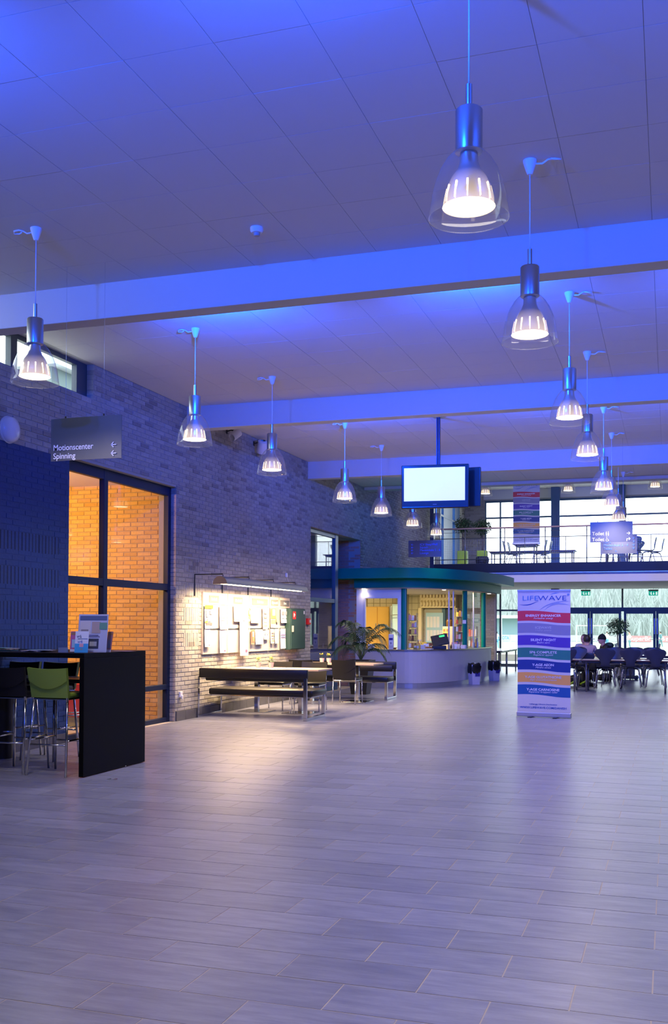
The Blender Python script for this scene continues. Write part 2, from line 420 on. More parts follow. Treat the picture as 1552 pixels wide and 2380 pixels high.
# ---- floor: grout slab and slate tiles in running bond
fl = MB(); fl.box(-12, 7.6, -4.2, END_Y+.1, -.2, -.0014)
floor = struct('floor', fl, m_grout)
TD, TW = .2959, .60
tl = []
for k in range(-34, 107):
    yc = 5.7933+k*TD; off = 0 if (k+1) % 2 == 0 else -.3
    for i in range(-13, 13):
        x = -.0681+off+i*TW
        if x > 7.5 or x+TW < WX: continue
        tl.append((max(x, WX), x+TW, yc, yc+TD))
vis = sorted([t for t in tl if inframe((t[0]+t[1])/2, (t[2]+t[3])/2, 0, 150)], key=lambda t: t[2])[:300]
near = set(vis); rest = MB(); cache = {}
def tilebox(mb, x0, x1, y0, y1, z0, z1, j=.0022, c=.0012):
    mb.add([(x0+j, y0+j, z0), (x1-j, y0+j, z0), (x1-j, y1-j, z0), (x0+j, y1-j, z0),
            (x0+j+c, y0+j+c, z1), (x1-j-c, y0+j+c, z1), (x1-j-c, y1-j-c, z1), (x0+j+c, y1-j-c, z1)],
           [(4, 5, 6, 7), (0, 1, 5, 4), (1, 2, 6, 5), (2, 3, 7, 6), (3, 0, 4, 7)])
for t in tl:
    if t in near:
        k = (round(t[1]-t[0], 3), round(t[3]-t[2], 3))
        if k not in cache:
            q = MB(); tilebox(q, 0, k[0], 0, k[1], -.006, 0); cache[k] = q.mesh('tile', m_slate)
        child(cache[k], 'tile', floor, (t[0], t[2], random.uniform(-.0004, .0004)))
    else: tilebox(rest, *t, -.006, 0)
rest.build('tile', m_slate, floor)['kind'] = 'stuff'

# ---- ceiling boards, 60 cm grid
cl = MB(); cl.box(-7.4, 7.6, -4.2, HALL_Y0, ZC+.005, ZC+.3)
ceiling = struct('ceiling', cl, m_ceilgap)
CG = .595; cb = []
for i in range(-12, 13):
    for j in range(-16, 32):
        x0, y0 = -.13+i*CG, 5.355+j*CG
        if x0+CG < WX or y0+CG > HALL_Y0+.3: continue
        cb.append((max(x0, WX), x0+CG, y0, min(y0+CG, HALL_Y0)))
vis = sorted([t for t in cb if inframe((t[0]+t[1])/2, (t[2]+t[3])/2, ZC, 60)], key=lambda t: t[2])[:300]
near = set(vis); rest = MB(); cache = {}
for t in cb:
    k = (round(t[1]-t[0], 3), round(t[3]-t[2], 3))
    if k[1] < .05: continue
    if t in near:
        if k not in cache:
            q = MB(); tilebox(q, 0, k[0], 0, k[1], .02, 0, .0008, .0012); cache[k] = q.mesh('ceiling_panel', m_ceil)
        child(cache[k], 'ceiling_panel', ceiling, (t[0], t[2], ZC+random.uniform(0, .0012)))
    else: tilebox(rest, *t, ZC+.02, ZC, .0008, .0012)
rest.build('ceiling_panel', m_ceil, ceiling)['kind'] = 'stuff'
for by in BEAM_Y:
    struct('ceiling_beam', MB().rbox(-7.12, 7.5, by, by+.22, 4.503, ZC+.03, .006), m_beam)
eb = MB(); eb.box(-7.11, 7.5, HALL_Y0, HALL_Y0+.34, 4.79, ZC+.05); eb.box(-7.11, 7.5, HALL_Y0+.26, HALL_Y0+.34, 4.8, HALL_Z)
struct('ceiling_edge_beam', eb, m_beam)
hc = MB(); hc.box(-7.4, 7.6, HALL_Y0+.2, END_Y+.4, HALL_Z, HALL_Z+.25); struct('ceiling_high_hall', hc, m_ceil)

# ---- left brick wall
HOLES = [(2.0, 11.60, 4.40, 4.90), (11.03, 13.97, -.1, 3.56), (20.09, 23.70, -.1, 3.53), (23.92, 28.3, -.1, 2.62),
         (32.7, 35.95, 3.42, 5.95), (24.30, 40, 6.40, 7)]
wl = MB()
for y0, y1, z0, z1 in cells(-4.2, END_Y+.3, 0, HALL_Z, HOLES): wl.box(WX-.30, WX-.008, y0, y1, z0, z1)
wall_left = struct('wall_left', wl, m_mortar)
pads = [(14.24, 14.77, a, a+.215) for a in (2.285, 1.90, 1.515, 1.125)]
brick_field(wall_left, 1, WX, 8.2, 24.1, .15, ZC, HOLES+[(-5, 11.03, -.1, 3.53)], m_brick, 300, pads)
brick_field(wall_left, 1, WX, 24.1, END_Y, .15, HALL_Z, HOLES+[(23.9, 29.5, -1, 2.6)], m_brick, 0)
# reveal faces of the window opening (bricks seen on their ends)
rv = MB()
k = 0
while k*BH < 3.56:
    rv.box(-7.205, WX-.006, 13.962, 13.975, k*BH+BJ/2, (k+1)*BH-BJ/2)
    if k*BH > 4.4-BH: pass
    k += 1
rv.build('reveal_brick', m_brick, wall_left)['kind'] = 'stuff'
rv = MB(); k = 66
while (k+1)*BH < ZC: rv.box(-7.215, WX-.006, 11.59, 11.604, k*BH+BJ/2, (k+1)*BH-BJ/2); k += 1
rv.build('reveal_brick', m_brick, wall_left)['kind'] = 'stuff'

# ---- blue painted brick infill with ventilation slots
wb = MB(); wb.box(WX-.02, WX+.0075, 3.0, 11.03, 0, 3.53)
wall_blue = struct('wall_painted_blue', wb, m_mortar_blue)
slots = [(8.325, 10.80, a, a+.215) for a in (2.312, 1.912, 1.512, 1.112)]
brick_field(wall_blue, 1, WX+.010, 8.3, 11.03, .13, 3.53, [], m_brick_blue, 300, slots, .004)
for s in slots:
    n = round((s[1]-s[0])/BH)
    for k in range(1, n+1):
        y = s[0]+k*(s[1]-s[0])/n
        MB().box(WX-.01, WX+.0095, y-.0085, y+.0085, s[2], s[3]).build('slot', m_slotdark, wall_blue)
struct('baseboard_left_blue', MB().box(WX, WX+.022, 3, 11.03, 0, .12), m_plinth)
bb = MB()
y = 13.99
while y < 20.05:
    y2 = min(y+.298, 20.09); bb.box(WX-.01, WX+.016, y+.002, y2-.002, 0, .145); y += .30
struct('baseboard_left', bb, m_plinth)

# ---- other walls of the hall (outside the frame, they only bounce light)
struct('wall_right', MB().box(7.5, 7.8, -4.2, END_Y+.3, 0, HALL_Z), mat('plain_wall_grey', (.45, .43, .40), .8))
struct('wall_behind', MB().box(-7.4, 7.8, -4.5, -4.2, 0, ZC+.3), MATS['plain_wall_grey'])

# ---- window_1: big blue-framed window onto the vestibule
def frame_bar(parent, x0, x1, y0, y1, z0, z1, m, name='frame_bar'):
    if name in ('transom', 'rail', 'head_rail'):
        if x1-x0 < y1-y0: x0 += .004; x1 -= .004
        else: y0 += .004; y1 -= .004
    return MB().rbox(x0, x1, y0, y1, z0, z1, .004).build(name, m, parent)
def window_root(name): 
    o = bpy.data.objects.new(name, None); COL.objects.link(o); o['kind'] = 'structure'; return o
w1 = window_root('window_1')
FX0, FX1 = -7.285, -7.205
for a in ((11.03, 11.12, 0, 3.56), (13.88, 13.97, 0, 3.56), (12.03, 12.13, 0, 3.56)): frame_bar(w1, FX0, FX1, *a, m_frame, 'mullion')
for a in ((11.03, 13.97, 3.42, 3.565), (11.03, 13.97, 1.985, 2.085), (12.1, 13.97, .49, .565), (11.03, 13.97, 0, .065)): frame_bar(w1, FX0, FX1, *a, m_frame, 'transom')
for a in ((11.1, 12.05, .05, 2.0), (11.1, 12.05, 2.07, 3.44), (12.11, 13.9, .06, .5), (12.11, 13.9, .56, 2.0), (12.11, 13.9, 2.07, 3.44)):
    MB().box(-7.248, -7.242, *a).build('pane', m_glass_in, w1)
# vestibule behind it
ve = MB(); ve.box(-12, WX-.29, 14.108, 14.4, 0, 3.9)
wall_vest = struct('wall_vestibule_end', ve, mat('mortar_yellowish', (.40, .33, .24), .9))
brick_field(wall_vest, 0, 14.10, -9.6, -7.30, 0, 3.66, [], m_brick_yel, 300, skip=lambda u, w: not inframe(u, 14.1, w, 10) or pix(u, 14.1, w)[0] > 402)
struct('wall_vestibule_side', MB().box(-12.2, -12, 6, 14.4, 0, 3.9), mat('vestibule_wall', (.62, .55, .42), .8))
struct('wall_vestibule_back', MB().box(-12.2, WX-.3, 5.8, 6, 0, 3.9), MATS['vestibule_wall'])
struct('ceiling_vestibule', MB().box(-12.2, WX-.29, 5.8, 14.3, 3.66, 3.9), mat('vestibule_ceiling', (.66, .62, .54), .8))
area('vestibule_light', (-8.9, 11.6, 2.9), (-8.7, 14.1, 1.5), 105, (1, .50, .12), .9, .3)
area('vestibule_light', (-10.3, 12.4, 3.5), (-9.2, 14.1, 1.2), 60, (1, .52, .14), .5, .5)
rc = thing('red_crate', 'red box standing on the vestibule floor behind the window, seen under the bar table', 'box', (-8.3, 12.9, 0))
MB().rbox(-.5, .42, -.2, .2, .14, .62, .015).build('body', mat('red_plastic', (.42, .02, .02), .4), rc)
MB().rbox(-.45, .4, -.16, .16, 0, .14, .01).build('base', mat('pale_grey_plastic', (.35, .42, .42), .5), rc)

# ---- window_2: strip window under the ceiling
w2 = window_root('window_2')
for a in ((2, 2.1, 4.40, 4.86), (9.98, 10.10, 4.40, 4.86), (11.36, 11.60, 4.40, 4.86)): frame_bar(w2, -7.30, -7.22, *a, m_frame_grey, 'mullion')
for a in ((2, 11.6, 4.395, 4.45), (2, 11.6, 4.80, 4.86)): frame_bar(w2, -7.30, -7.22, *a, m_frame_grey, 'transom')
MB().box(-7.262, -7.258, 2.05, 11.4, 4.42, 4.82).build('pane', m_glass, w2)

# ---- window_3: tall glazing beside the niche with its red brick return
w3 = window_root('window_3')
rr = struct('wall_recess_return', MB().box(-8.6, WX-.008, 23.706, 23.92, 0, 3.8), mat('mortar_red', (.36, .26, .22), .9))
brick_field(rr, 0, 23.70, -7.80, WX, 0, 3.53, [], m_brick_red, 300)
struct('ceiling_recess', MB().box(-8.7, WX-.29, 19.9, 23.9, 3.53, 3.8), mat('recess_soffit', (.62, .56, .48), .8))
for a in ((20.09, 20.16, 0, 3.53), (22.02, 22.22, 0, 3.53)): frame_bar(w3, -7.29, -7.20, *a, m_frame_teal, 'mullion')
for a in ((20.1, 22.1, 3.44, 3.53), (20.1, 22.1, 1.97, 2.06), (20.1, 22.1, 0, .1)): frame_bar(w3, -7.285, -7.205, *a, m_frame_teal, 'transom')
frame_bar(w3, -7.26, -7.22, 20.12, 22.1, .10, .88, mat('blue_grey_panel', (.10, .12, .22), .5), 'lower_panel')
for z in ((.88, 1.98), (2.05, 3.45)): MB().box(-7.246, -7.242, 20.14, 22.06, *z).build('pane', m_glass, w3)
bx = MB(); bx.box(-11, -10.9, 19.8, 24, 0, 3.7); bx.box(-11, -7.42, 19.7, 19.8, 0, 3.7); bx.box(-11, -8.5, 23.95, 24.0, 0, 3.7); bx.box(-11, -7.9, 19.8, 24, 3.6, 3.7); bx.box(-9, -7.3, 22.16, 22.22, 0, 3.6)
struct('wall_room_behind_recess', bx, mat('dim_room', (.10, .11, .16), .8))

# ---- glazed end wall
we = MB()
for x0, x1, z0, z1 in cells(-7.41, 7.6, 0, HALL_Z, [(-6.38, 2.9, .06, 2.80), (-6.38, 2.9, 3.40, 6.02)]): we.box(x0, x1, END_Y+.01, END_Y+.3, z0, z1)
wall_end = struct('wall_end', we, m_mortar)
brick_field(wall_end, 0, END_Y, -7.11, -6.38, 0, 6.35, [(-8, -6, 2.9, 3.4)], m_brick_dk, 0)
struct('trim_1', MB().box(-6.42, 7.5, END_Y-.02, END_Y+.01, 6.06, HALL_Z), m_beam)
struct('trim_2', MB().box(-6.42, 7.5, END_Y-.03, END_Y+.012, 2.78, 2.82), mat('bulkhead_beige', (.42, .38, .34), .7))
w4 = window_root('window_4')
for x in (-6.36, -5.82, -2.66+.0, -1.555, -.445, .665, 2.87):
    if x in (-2.66, -.445, .665): continue
    frame_bar(w4, x-.028, x+.028, END_Y+.04, END_Y+.14, 3.36, 6.06, m_frame_teal, 'mullion') if x not in (-1.555,) else None
for z in (3.42, 5.39, 5.98): frame_bar(w4, -6.38, 2.9, END_Y+.05, END_Y+.12, z-.03, z+.03, m_frame_teal, 'transom')
frame_bar(w4, -6.38, 2.9, END_Y+.02, END_Y+.14, 6.0, 6.08, m_frame_teal, 'head_rail')
for x0, x1 in ((-6.35, -5.84), (-5.8, -4.0), (-3.66, -1.66), (-1.44, 2.9)):
    MB().box(x0, x1, END_Y+.085, END_Y+.092, 3.4, 6.02).build('pane', m_glass, w4)
w5 = window_root('window_5')
for x in (-6.36, -5.82): frame_bar(w5, x-.028, x+.028, END_Y+.04, END_Y+.14, 0, 2.86, m_frame_grey, 'mullion')
for x in (-1.555, 2.87): frame_bar(w5, x-.03, x+.03, END_Y+.02, END_Y+.14, 2.0, 2.86, m_frame_grey, 'mullion')
frame_bar(w5, -6.38, -3.7, END_Y+.05, END_Y+.12, 2.0, 2.06, m_frame_grey, 'transom')
frame_bar(w5, -3.77, 2.9, END_Y+.03, END_Y+.14, 1.99, 2.13, m_frame_grey, 'transom')
frame_bar(w5, -6.38, -3.7, END_Y+.03, END_Y+.14, 0, .10, m_frame_grey, 'transom')
frame_bar(w5, -6.38, 2.9, END_Y+.03, END_Y+.14, 2.80, 2.86, m_frame_grey, 'head_rail')
for a in ((-6.34, -5.84, .1, 2.0), (-5.8, -3.7, .1, 2.0), (-6.34, -5.84, 2.06, 2.8), (-5.8, -3.7, 2.06, 2.8), (-3.7, -1.58, 2.13, 2.8), (-1.53, 2.9, 2.13, 2.8)):
    MB().box(a[0], a[1], END_Y+.085, END_Y+.092, a[2], a[3]).build('pane', m_glass, w5)
def door_leaf(n, x0, x1, hinge, handle):
    d = window_root(f'door_{n}')
    Y0, Y1 = END_Y+.03, END_Y+.13
    frame_bar(d, x0, x0+.085, Y0, Y1, 0, 2.0, m_frame_grey, 'stile'); frame_bar(d, x1-.085, x1, Y0, Y1, 0, 2.0, m_frame_grey, 'stile')
    frame_bar(d, x0, x1, Y0, Y1, 1.91, 2.0, m_frame_grey, 'rail'); frame_bar(d, x0, x1, Y0, Y1, 0, .18, m_frame_grey, 'rail')
    MB().box(x0+.08, x1-.08, END_Y+.085, END_Y+.092, .17, 1.92).build('pane', m_glass, d)
    hx = x0+.04 if handle < 0 else x1-.04
    h = MB(); h.rbox(hx-.02, hx+.02, Y0-.012, Y0, 1.2, 1.75, .004); h.build('pull_plate', mat('dull_steel', (.45, .46, .5), .4, .9), d)
    h = MB(); h.tube([(hx, Y0, 1.02), (hx, Y0-.06, 1.02), (hx+(.12 if handle < 0 else -.12), Y0-.06, 1.02)], .011); h.build('handle', MATS['dull_steel'], d)
for n, (a, b, hd) in enumerate(((-3.70, -2.66, 1), (-2.65, -1.60, -1), (-1.51, -.45, 1), (-.44, .62, -1), (.70, 1.75, 1), (1.76, 2.85, -1))): door_leaf(n+1, a, b, 0, hd)
# blue steel columns in the glazing
for x0, x1 in ((-3.98, -3.68), (-1.66, -1.44)):
    c = MB(); c.rbox(x0, x1, END_Y-.26, END_Y-.02, 3.34, 6.40, .012); c.box(x0+.2*(x1-x0)/.3, x0+.215*(x1-x0)/.3, END_Y-.268, END_Y-.26, 3.4, 6.2)
    struct('trim_column', c, mat('column_blue', (.03, .09, .22), .35))
struct('trim_column', MB().rbox(-3.98, -3.70, END_Y-.26, END_Y-.02, 0, 3.05, .012), m_frame_grey)
# side windows of the high hall in the left wall
w6 = window_root('window_6')
for y0, y1 in ((32.7, 32.88), (33.24, 34.70), (35.12, 35.95)):
    frame_bar(w6, -7.30, -7.10, y0, y1, 3.42, 5.95, mat('frame_bright_blue', (.02, .09, .28), .35), 'mullion')
for z in (3.42, 5.06, 5.88): frame_bar(w6, -7.30, -7.09, 32.7, 35.95, z, z+.07, MATS['frame_bright_blue'], 'transom')
for y0, y1 in ((32.86, 33.26), (34.68, 35.14)): MB().box(-7.2, -7.195, y0, y1, 3.45, 5.9).build('pane', m_glass, w6)

# ---- balcony slab
bs = MB(); bs.box(-7.11, 7.5, 31.02, END_Y, 2.79, 3.335)
struct('balcony_slab', bs, mat('soffit_beige', (.50, .43, .40), .7))
struct('balcony_fascia', MB().rbox(-6.93, 7.5, 30.90, 30.98, 3.06, 3.36, .006), mat('fascia_navy', (.002, .007, .028), .4, spec=.3))
struct('trim_4', MB().rbox(-6.93, 7.5, 30.96, 31.02, 2.785, 3.058, .006), mat('fascia_lilac_white', (.80, .76, .80), .6))
struct('trim_3', MB().box(-6.9, 7.5, 30.86, 30.9, 3.055, 3.075), m_steel)

# ================================================================= KIOSK
def kcurve(off, n=22, x0=-7.11, yend=27.9):
    p = [(x0, 23.3-off), (-6.4, 23.3-off), (-5.9, 23.3-off)]
    for i in range(1, n+1):
        t = -pi/2+(pi/2)*i/n
        p.append((-5.9+(1.27+off)*cos(t), 27.9+(4.6+off)*sin(t)))
    return p
def kshell(mb, off0, off1, z0, z1, x0=-7.11, tmin=0):
    a, b = kcurve(off0, x0=x0)[tmin:], kcurve(off1, x0=x0)[tmin:]
    for i in range(len(a)-1):
        mb.add([(*a[i], z0), (*a[i+1], z0), (*b[i+1], z0), (*b[i], z0), (*a[i], z1), (*a[i+1], z1), (*b[i+1], z1), (*b[i], z1)],
               [(0, 3, 2, 1), (4, 5, 6, 7), (0, 1, 5, 4), (2, 3, 7, 6)]+([(3, 0, 4, 7)] if i == 0 else [])+([(1, 2, 6, 5)] if i == len(a)-2 else []))
    return mb
kiosk = thing('kiosk', 'rounded food kiosk with teal green canopy, lit serving windows and pale lilac counter front', 'kiosk', (0, 0, 0))
m_kfront = mat('kiosk_front_white', (.46, .45, .50), .5)
m_kplinth = mat('kiosk_plinth_steel', (.42, .43, .48), .38, .6)
kshell(MB(), 0, -.06, .11, .872).build('counter_front', m_kfront, kiosk, 40)
kshell(MB(), -.012, -.06, 0, .108).build('base_plinth', m_kplinth, kiosk, 40)
kshell(MB(), .03, -.55, .872, .90).build('worktop', mat('worktop_steel', (.35, .33, .30), .3, .7), kiosk, 40)
up = kcurve(.52, x0=-7.55)+[(-4.11, 28.6), (-7.05, 28.6), (-7.05, 23.66), (-7.55, 23.66)]
MB().prism(up, 2.565, 2.80).build('canopy', m_green, kiosk, 40)
lo = kcurve(.16, x0=-7.10)+[(-4.47, 28.6), (-7.05, 28.6)]
MB().prism(lo, 2.36, 2.563).build('fascia', m_green, kiosk, 40)
MB().prism(kcurve(.10, x0=-7.09)+[(-4.6, 28.5), (-7.0, 28.5)], 2.34, 2.358).build('soffit', mat('cream_soffit', (.72, .66, .54), .6), kiosk)
cols = []
for x, y, r in ((-5.935, 23.36, .068), (-4.865, 25.32, .062), (-4.672, 26.92, .060)):
    MB().cyl(x, y, .9, 2.36, r, 20).build('column', m_green, kiosk, 40)
# white panel with the serving hatch
hx0, hx1 = at(848, 1400, 'Y', 23.33).x, at(925, 1400, 'Y', 23.33).x
pn = MB()
for x0, x1, z0, z1 in cells(-7.10, -6.0, .9, 2.36, [(hx0, hx1, .89, 2.12)]): pn.box(x0, x1, 23.34, 23.38, z0, z1)
pn.build('hatch_panel', m_white, kiosk)
fr = MB()
for a in ((hx0-.03, hx0+.01, .9, 2.11), (hx1-.01, hx1+.03, .9, 2.11), (hx0-.03, hx1+.03, 2.11, 2.15)): fr.rbox(a[0], a[1], 23.32, 23.40, a[2], a[3], .003)
fr.build('hatch_frame', m_white, kiosk)
kg = kcurve(-.03)
idx = [3+i for i in range(0, 21, 3)]
for i in (2, 12, 13, 18):
    x, y = kg[i]; MB().rbox(x-.016, x+.016, y-.02, y+.02, .9, 2.36, .004).build('window_post', mat('pale_steel', (.66, .62, .60), .35, .5), kiosk)
for i in range(2, 21, 1):
    (x0, y0), (x1, y1) = kg[i], kg[i+1]
    if i in (3, 6, 12, 13, 16): pass
g = MB()
for i in range(2, 20): g.add([(*kg[i], .92), (*kg[i+1], .92), (*kg[i+1], 2.34), (*kg[i], 2.34)], [(0, 1, 2, 3)])
g.build('glazing', m_kglass, kiosk, True)
for x, y in ((-6.9, 23.28), (-5.2, 24.4), (-4.62, 27.5)):
    MB().cyl(x, y, 2.330, 2.342, .045, 16).build('downlight', mat('downlight_glow', (1, 1, 1), .5, emit=(1, .85, .6), es=12), kiosk)
    spot('kiosk_downlight', (x, y, 2.32), (x, y, 0), 9, (1, .80, .5), 130, 1, .04)
# ---- kitchen behind
m_tilew = mat('cream_wall', (.68, .60, .40), .6)
struct('wall_kitchen_back', MB().box(-11, -5.62, 28.6, 28.8, 0, 2.62), m_tilew)
wk = struct('wall_kiosk_back', MB().box(-5.62, -4.62, 28.6, 28.8, 0, 2.75), m_mortar)
brick_field(wk, 0, 28.59, -5.62, -4.66, 0, 2.6, [], m_brick_dk, 0)
struct('wall_kitchen_side', MB().box(-11.2, -11, 23.9, 28.8, 0, 2.62), m_tilew)
struct('wall_kitchen_near', MB().box(-11, WX-.32, 23.93, 24.0, 0, 2.62), m_tilew)
struct('ceiling_kitchen', MB().box(-11.2, -7.05, 23.95, 28.8, 2.52, 2.66), mat('cream_ceiling', (.80, .74, .58), .7))
for loc, p in (((-9.0, 26.0, 2.45), 60), ((-6.4, 26.2, 2.30), 75), ((-5.4, 25.6, 2.30), 40), ((-6.6, 24.0, 2.3), 20)):
    area('kitchen_light', loc, (loc[0], loc[1]+.2, 0), p, (1, .80, .42), 1.2, .5)
# tiles on the back wall, 15 cm
tt = struct('wall_kitchen_tiling', MB().box(-9.6, -5.62, 28.585, 28.6, .9, 2.52), mat('tile_joint', (.38, .33, .22), .8))
mt_ = mat('cream_glazed_tile', (.72, .64, .42), .25)
q = MB(); tilebox_m = None
q.add([(0.006, 0, .006), (.184, 0, .006), (.184, 0, .184), (.006, 0, .184), (.009, -.006, .009), (.181, -.006, .009), (.181, -.006, .181), (.009, -.006, .181)],
      [(4, 5, 6, 7), (0, 1, 5, 4), (1, 2, 6, 5), (2, 3, 7, 6), (3, 0, 4, 7)])
tm = q.mesh('tile', mt_)
for i in range(-51, -35):
    for j in range(5, 13):
        x = i*.19; z = .02+j*.19
        if x < -9.0 or (-7.9 > x > -9.0 and False): continue
        px, _ = pix(x, 28.6, z)
        if 840 < px < 1062: child(tm, 'tile', tt, (x, 28.585, z))
# cupboards seen through the hatch
def bxk(name, label, cat, x0, x1, ytop, ybot, Y, depth, m, parts=(), r=.01, z0=None):
    """a box-shaped thing measured in the photo at depth Y; stands or hangs where measured"""
    a, b = at(x0, ytop, 'Y', Y), at(x1, ybot, 'Y', Y)
    t = thing(name, label, cat, ((a.x+b.x)/2, Y, b.z if z0 is None else z0))
    w = (b.x-a.x)/2; h = a.z-t.location.z
    MB().rbox(-w, w, 0, depth, 0, h, min(r, w*.4, h*.4)).build('body', m, t)
    return t, w, h
t, w, h = bxk('cupboard', 'tall yellow cupboard seen through the kiosk serving hatch', 'cupboard', 850, 904, 1410, 1506, 28.0, .55, mat('yellow_lacquer', (.78, .46, .10), .35), z0=.02)
for i in range(2): MB().rbox(-w+.01+i*w, w*i-.01, -.018, 0, .9, h-.02, .004).build('door', mat('yellow_lacquer', (.78, .46, .10), .35), t)
for i in range(2): MB().rbox((-.05 if i == 0 else .03), (-.03 if i == 0 else .05), -.035, -.018, 1.3, 1.5, .003).build('handle', m_steel, t)
t, w, h = bxk('fridge', 'narrow pale blue glass fridge right of the yellow cupboard in the kitchen', 'fridge', 911, 927, 1404, 1506, 27.6, .5, mat('pale_cyan', (.45, .60, .64), .3), z0=.02)
MB().rbox(-w+.01, w-.02, -.02, 0, .6, h-.05, .004).build('door', mat('fridge_glass', (.55, .75, .80), .1), t); MB().rbox(-w, -w+.015, -.045, -.02, 1.1, 1.6, .004).build('handle', m_steel, t)
t, w, h = bxk('steel_post', 'slim steel post with a bracket arm beside the pale fridge in the kitchen', 'post', 905, 909, 1408, 1506, 27.4, .05, m_steel, z0=0)
MB().tube([(0, 0, 1.75), (.3, 0, 1.77)], .012).build('arm', m_steel, t)
# main window back wall: cream frame with rack of moulded notches
a = at(975, 1376, 'Y', 28.2); b = at(1058, 1411, 'Y', 28.2)
t = thing('bottle_rack', 'cream overhead rack with two rows of moulded notches behind the kiosk window', 'rack', ((a.x+b.x)/2, 28.2, b.z))
w = (b.x-a.x)/2; h = a.z-b.z; mcream = mat('cream_plastic', (.74, .62, .36), .4)
MB().rbox(-w, w, .05, .35, -.02, h+.02, .01).build('back_panel', mcream, t)
for k in range(11):
    x = -w+.05+k*(2*w-.1)/10
    MB().rbox(x-.028, x+.028, -.06, .05, h*.62, h*.92, .012).build('notch', mcream, t)
    MB().tube([(x, .05, h*.1), (x, -.03, h*.13), (x, -.04, h*.3), (x, .05, h*.42)], .026, 8).build('hook', mcream, t)
MB().rbox(-w-.06, w+.06, -.08, .1, h*.93, h*1.08, .01).build('cornice', mcream, t)
for s in (-1, 1): MB().rbox(s*w-.05, s*w+.05, .02, .3, -b.z, -.02, .008).build('side_post', mcream, t)
d = struct('door_7', MB().box(at(986, 1500, 'Y', 28.5).x, at(1030, 1500, 'Y', 28.5).x, 28.5, 28.56, 0, 2.02), mat('grey_door', (.46, .44, .38), .5))
a, b = at(989, 1424, 'Y', 28.42), at(1029, 1494, 'Y', 28.42)
t = thing('notice_board', 'light blue notice board with white sheets on the grey kitchen door', 'notice board', ((a.x+b.x)/2, 28.44, b.z)); w = (b.x-a.x)/2; h = a.z-b.z
MB().rbox(-w, w, 0, .025, 0, h, .004).build('board', mat('pale_blue_board', (.42, .66, .74), .6), t)
for k in range(9):
    x = -w+.03+(k % 5)*w*.38; z = .05+(k//5)*h*.45; MB().box(x, x+w*.32, -.004, 0, z, z+h*.36).build('sheet', mat('white_paper', (.82, .82, .80), .7), t)
t = thing('blue_doorway', 'dark blue door standing ajar at the back of the kitchen', 'door', (at(1040, 1500, 'Y', 28.46).x, 28.5, 0))
mdb = mat('door_dark_blue', (.02, .12, .22), .4)
MB().box(-.07, .13, .02, .06, 0, 2.0).build('door_leaf', mat('door_black_blue', (.004, .03, .09), .5), t)
for a in ((-.17, -.07), (.13, .2)): MB().rbox(a[0], a[1], -.02, .05, 0, 2.05, .004).build('door_frame', mdb, t)
MB().rbox(-.17, .2, -.02, .05, 2.0, 2.1, .004).build('door_frame', mdb, t)
t, w, h = bxk('cabinet', 'beige cabinet with a yellow poster behind the till', 'cabinet', 1028, 1053, 1456, 1500, 26.9, .4, mat('beige_lacquer', (.50, .44, .34), .5), z0=0)
MB().box(-w+.01, w*.1, -.004, 0, h-.36, h-.06).build('poster', mat('poster_yellow', (.8, .62, .15), .6), t)
for k in range(6): MB().box(-w+.02+(k % 2)*.09, -w+.08+(k % 2)*.09, -.006, -.004, h-.34+(k//2)*.1, h-.27+(k//2)*.1).build('picture', mat('poster_brown', (.35, .18, .08), .6), t)
j = thing('jar', 'brown storage jar on top of the beige cabinet', 'jar', (t.location.x-.0, 27.1, h)); MB().lathe([(.0, 0), (.08, 0), (.09, .02), (.09, .16), (.07, .19), (.0, .19)], seg=16).build('body', mat('brown_glass', (.14, .07, .02), .15), j, 40); MB().cyl(0, 0, .19, .22, .075).build('lid', mat('dark_lid', (.03, .02, .02), .4), j)
# goods
GOODS = [(.75, .12, .06), (.85, .65, .1), (.12, .16, .45), (.8, .8, .8), (.5, .22, .06), (.16, .05, .02), (.65, .3, .35), (.1, .35, .2)]
gm = [mat('goods_%d' % i, c, .35) for i, c in enumerate(GOODS)]
def packet(mb, x, y, z, w, d, h):
    mb.add([(x-w, y-d, z), (x+w, y-d, z), (x+w, y+d, z), (x-w, y+d, z), (x-w*.9, y-d*.15, z+h), (x+w*.9, y-d*.15, z+h), (x+w*.9, y+d*.15, z+h), (x-w*.9, y+d*.15, z+h)],
           [(0, 3, 2, 1), (4, 5, 6, 7), (0, 1, 5, 4), (1, 2, 6, 5), (2, 3, 7, 6), (3, 0, 4, 7)])
def rack(label, x, y, z0, w, d, shelves, h, n, pal, name='snack_rack'):
    t = thing(name, label, 'rack', (x, y, z0))
    fr = MB()
    for sx in (-w, w):
        for sy in (-d, d): fr.tube([(sx, sy, 0), (sx, sy, h)], .007, 6)
    fr.build('frame', m_chrome, t)
    for s in range(shelves):
        z = .03+s*(h-.05)/shelves
        sh = MB().rbox(-w, w, -d, d, z, z+.012, .003).build('shelf', m_chrome, t)
        for k in range(n):
            b = MB(); packet(b, -w+(k+.5)*2*w/n, random.uniform(-.02, .02), z+.013, w/n*.85, .03, (h-.05)/shelves*random.uniform(.55, .85))
            b.build('packet', gm[pal[(s+k) % len(pal)]], t)
    return t
a = at(958, 1508, 'Y', 23.75); rack('narrow wire rack of snacks at the left edge of the kiosk window', a.x, 23.8, .9, .105, .07, 5, .86, 3, (3, 4, 5, 1, 6))
a = at(1062, 1504, 'Y', 25.2); rack('tall wire rack of crisps and sweets right of the till', a.x, 25.55, .9, .10, .09, 5, 1.0, 3, (2, 6, 3, 0, 1, 4))
a = at(1096, 1506, 'Y', 26.2)
t = rack('clear display case of orange and white tubes at the kiosk corner', a.x+.02, 26.25, .9, .11, .09, 2, .55, 4, (3, 0, 6, 4), 'display_case')
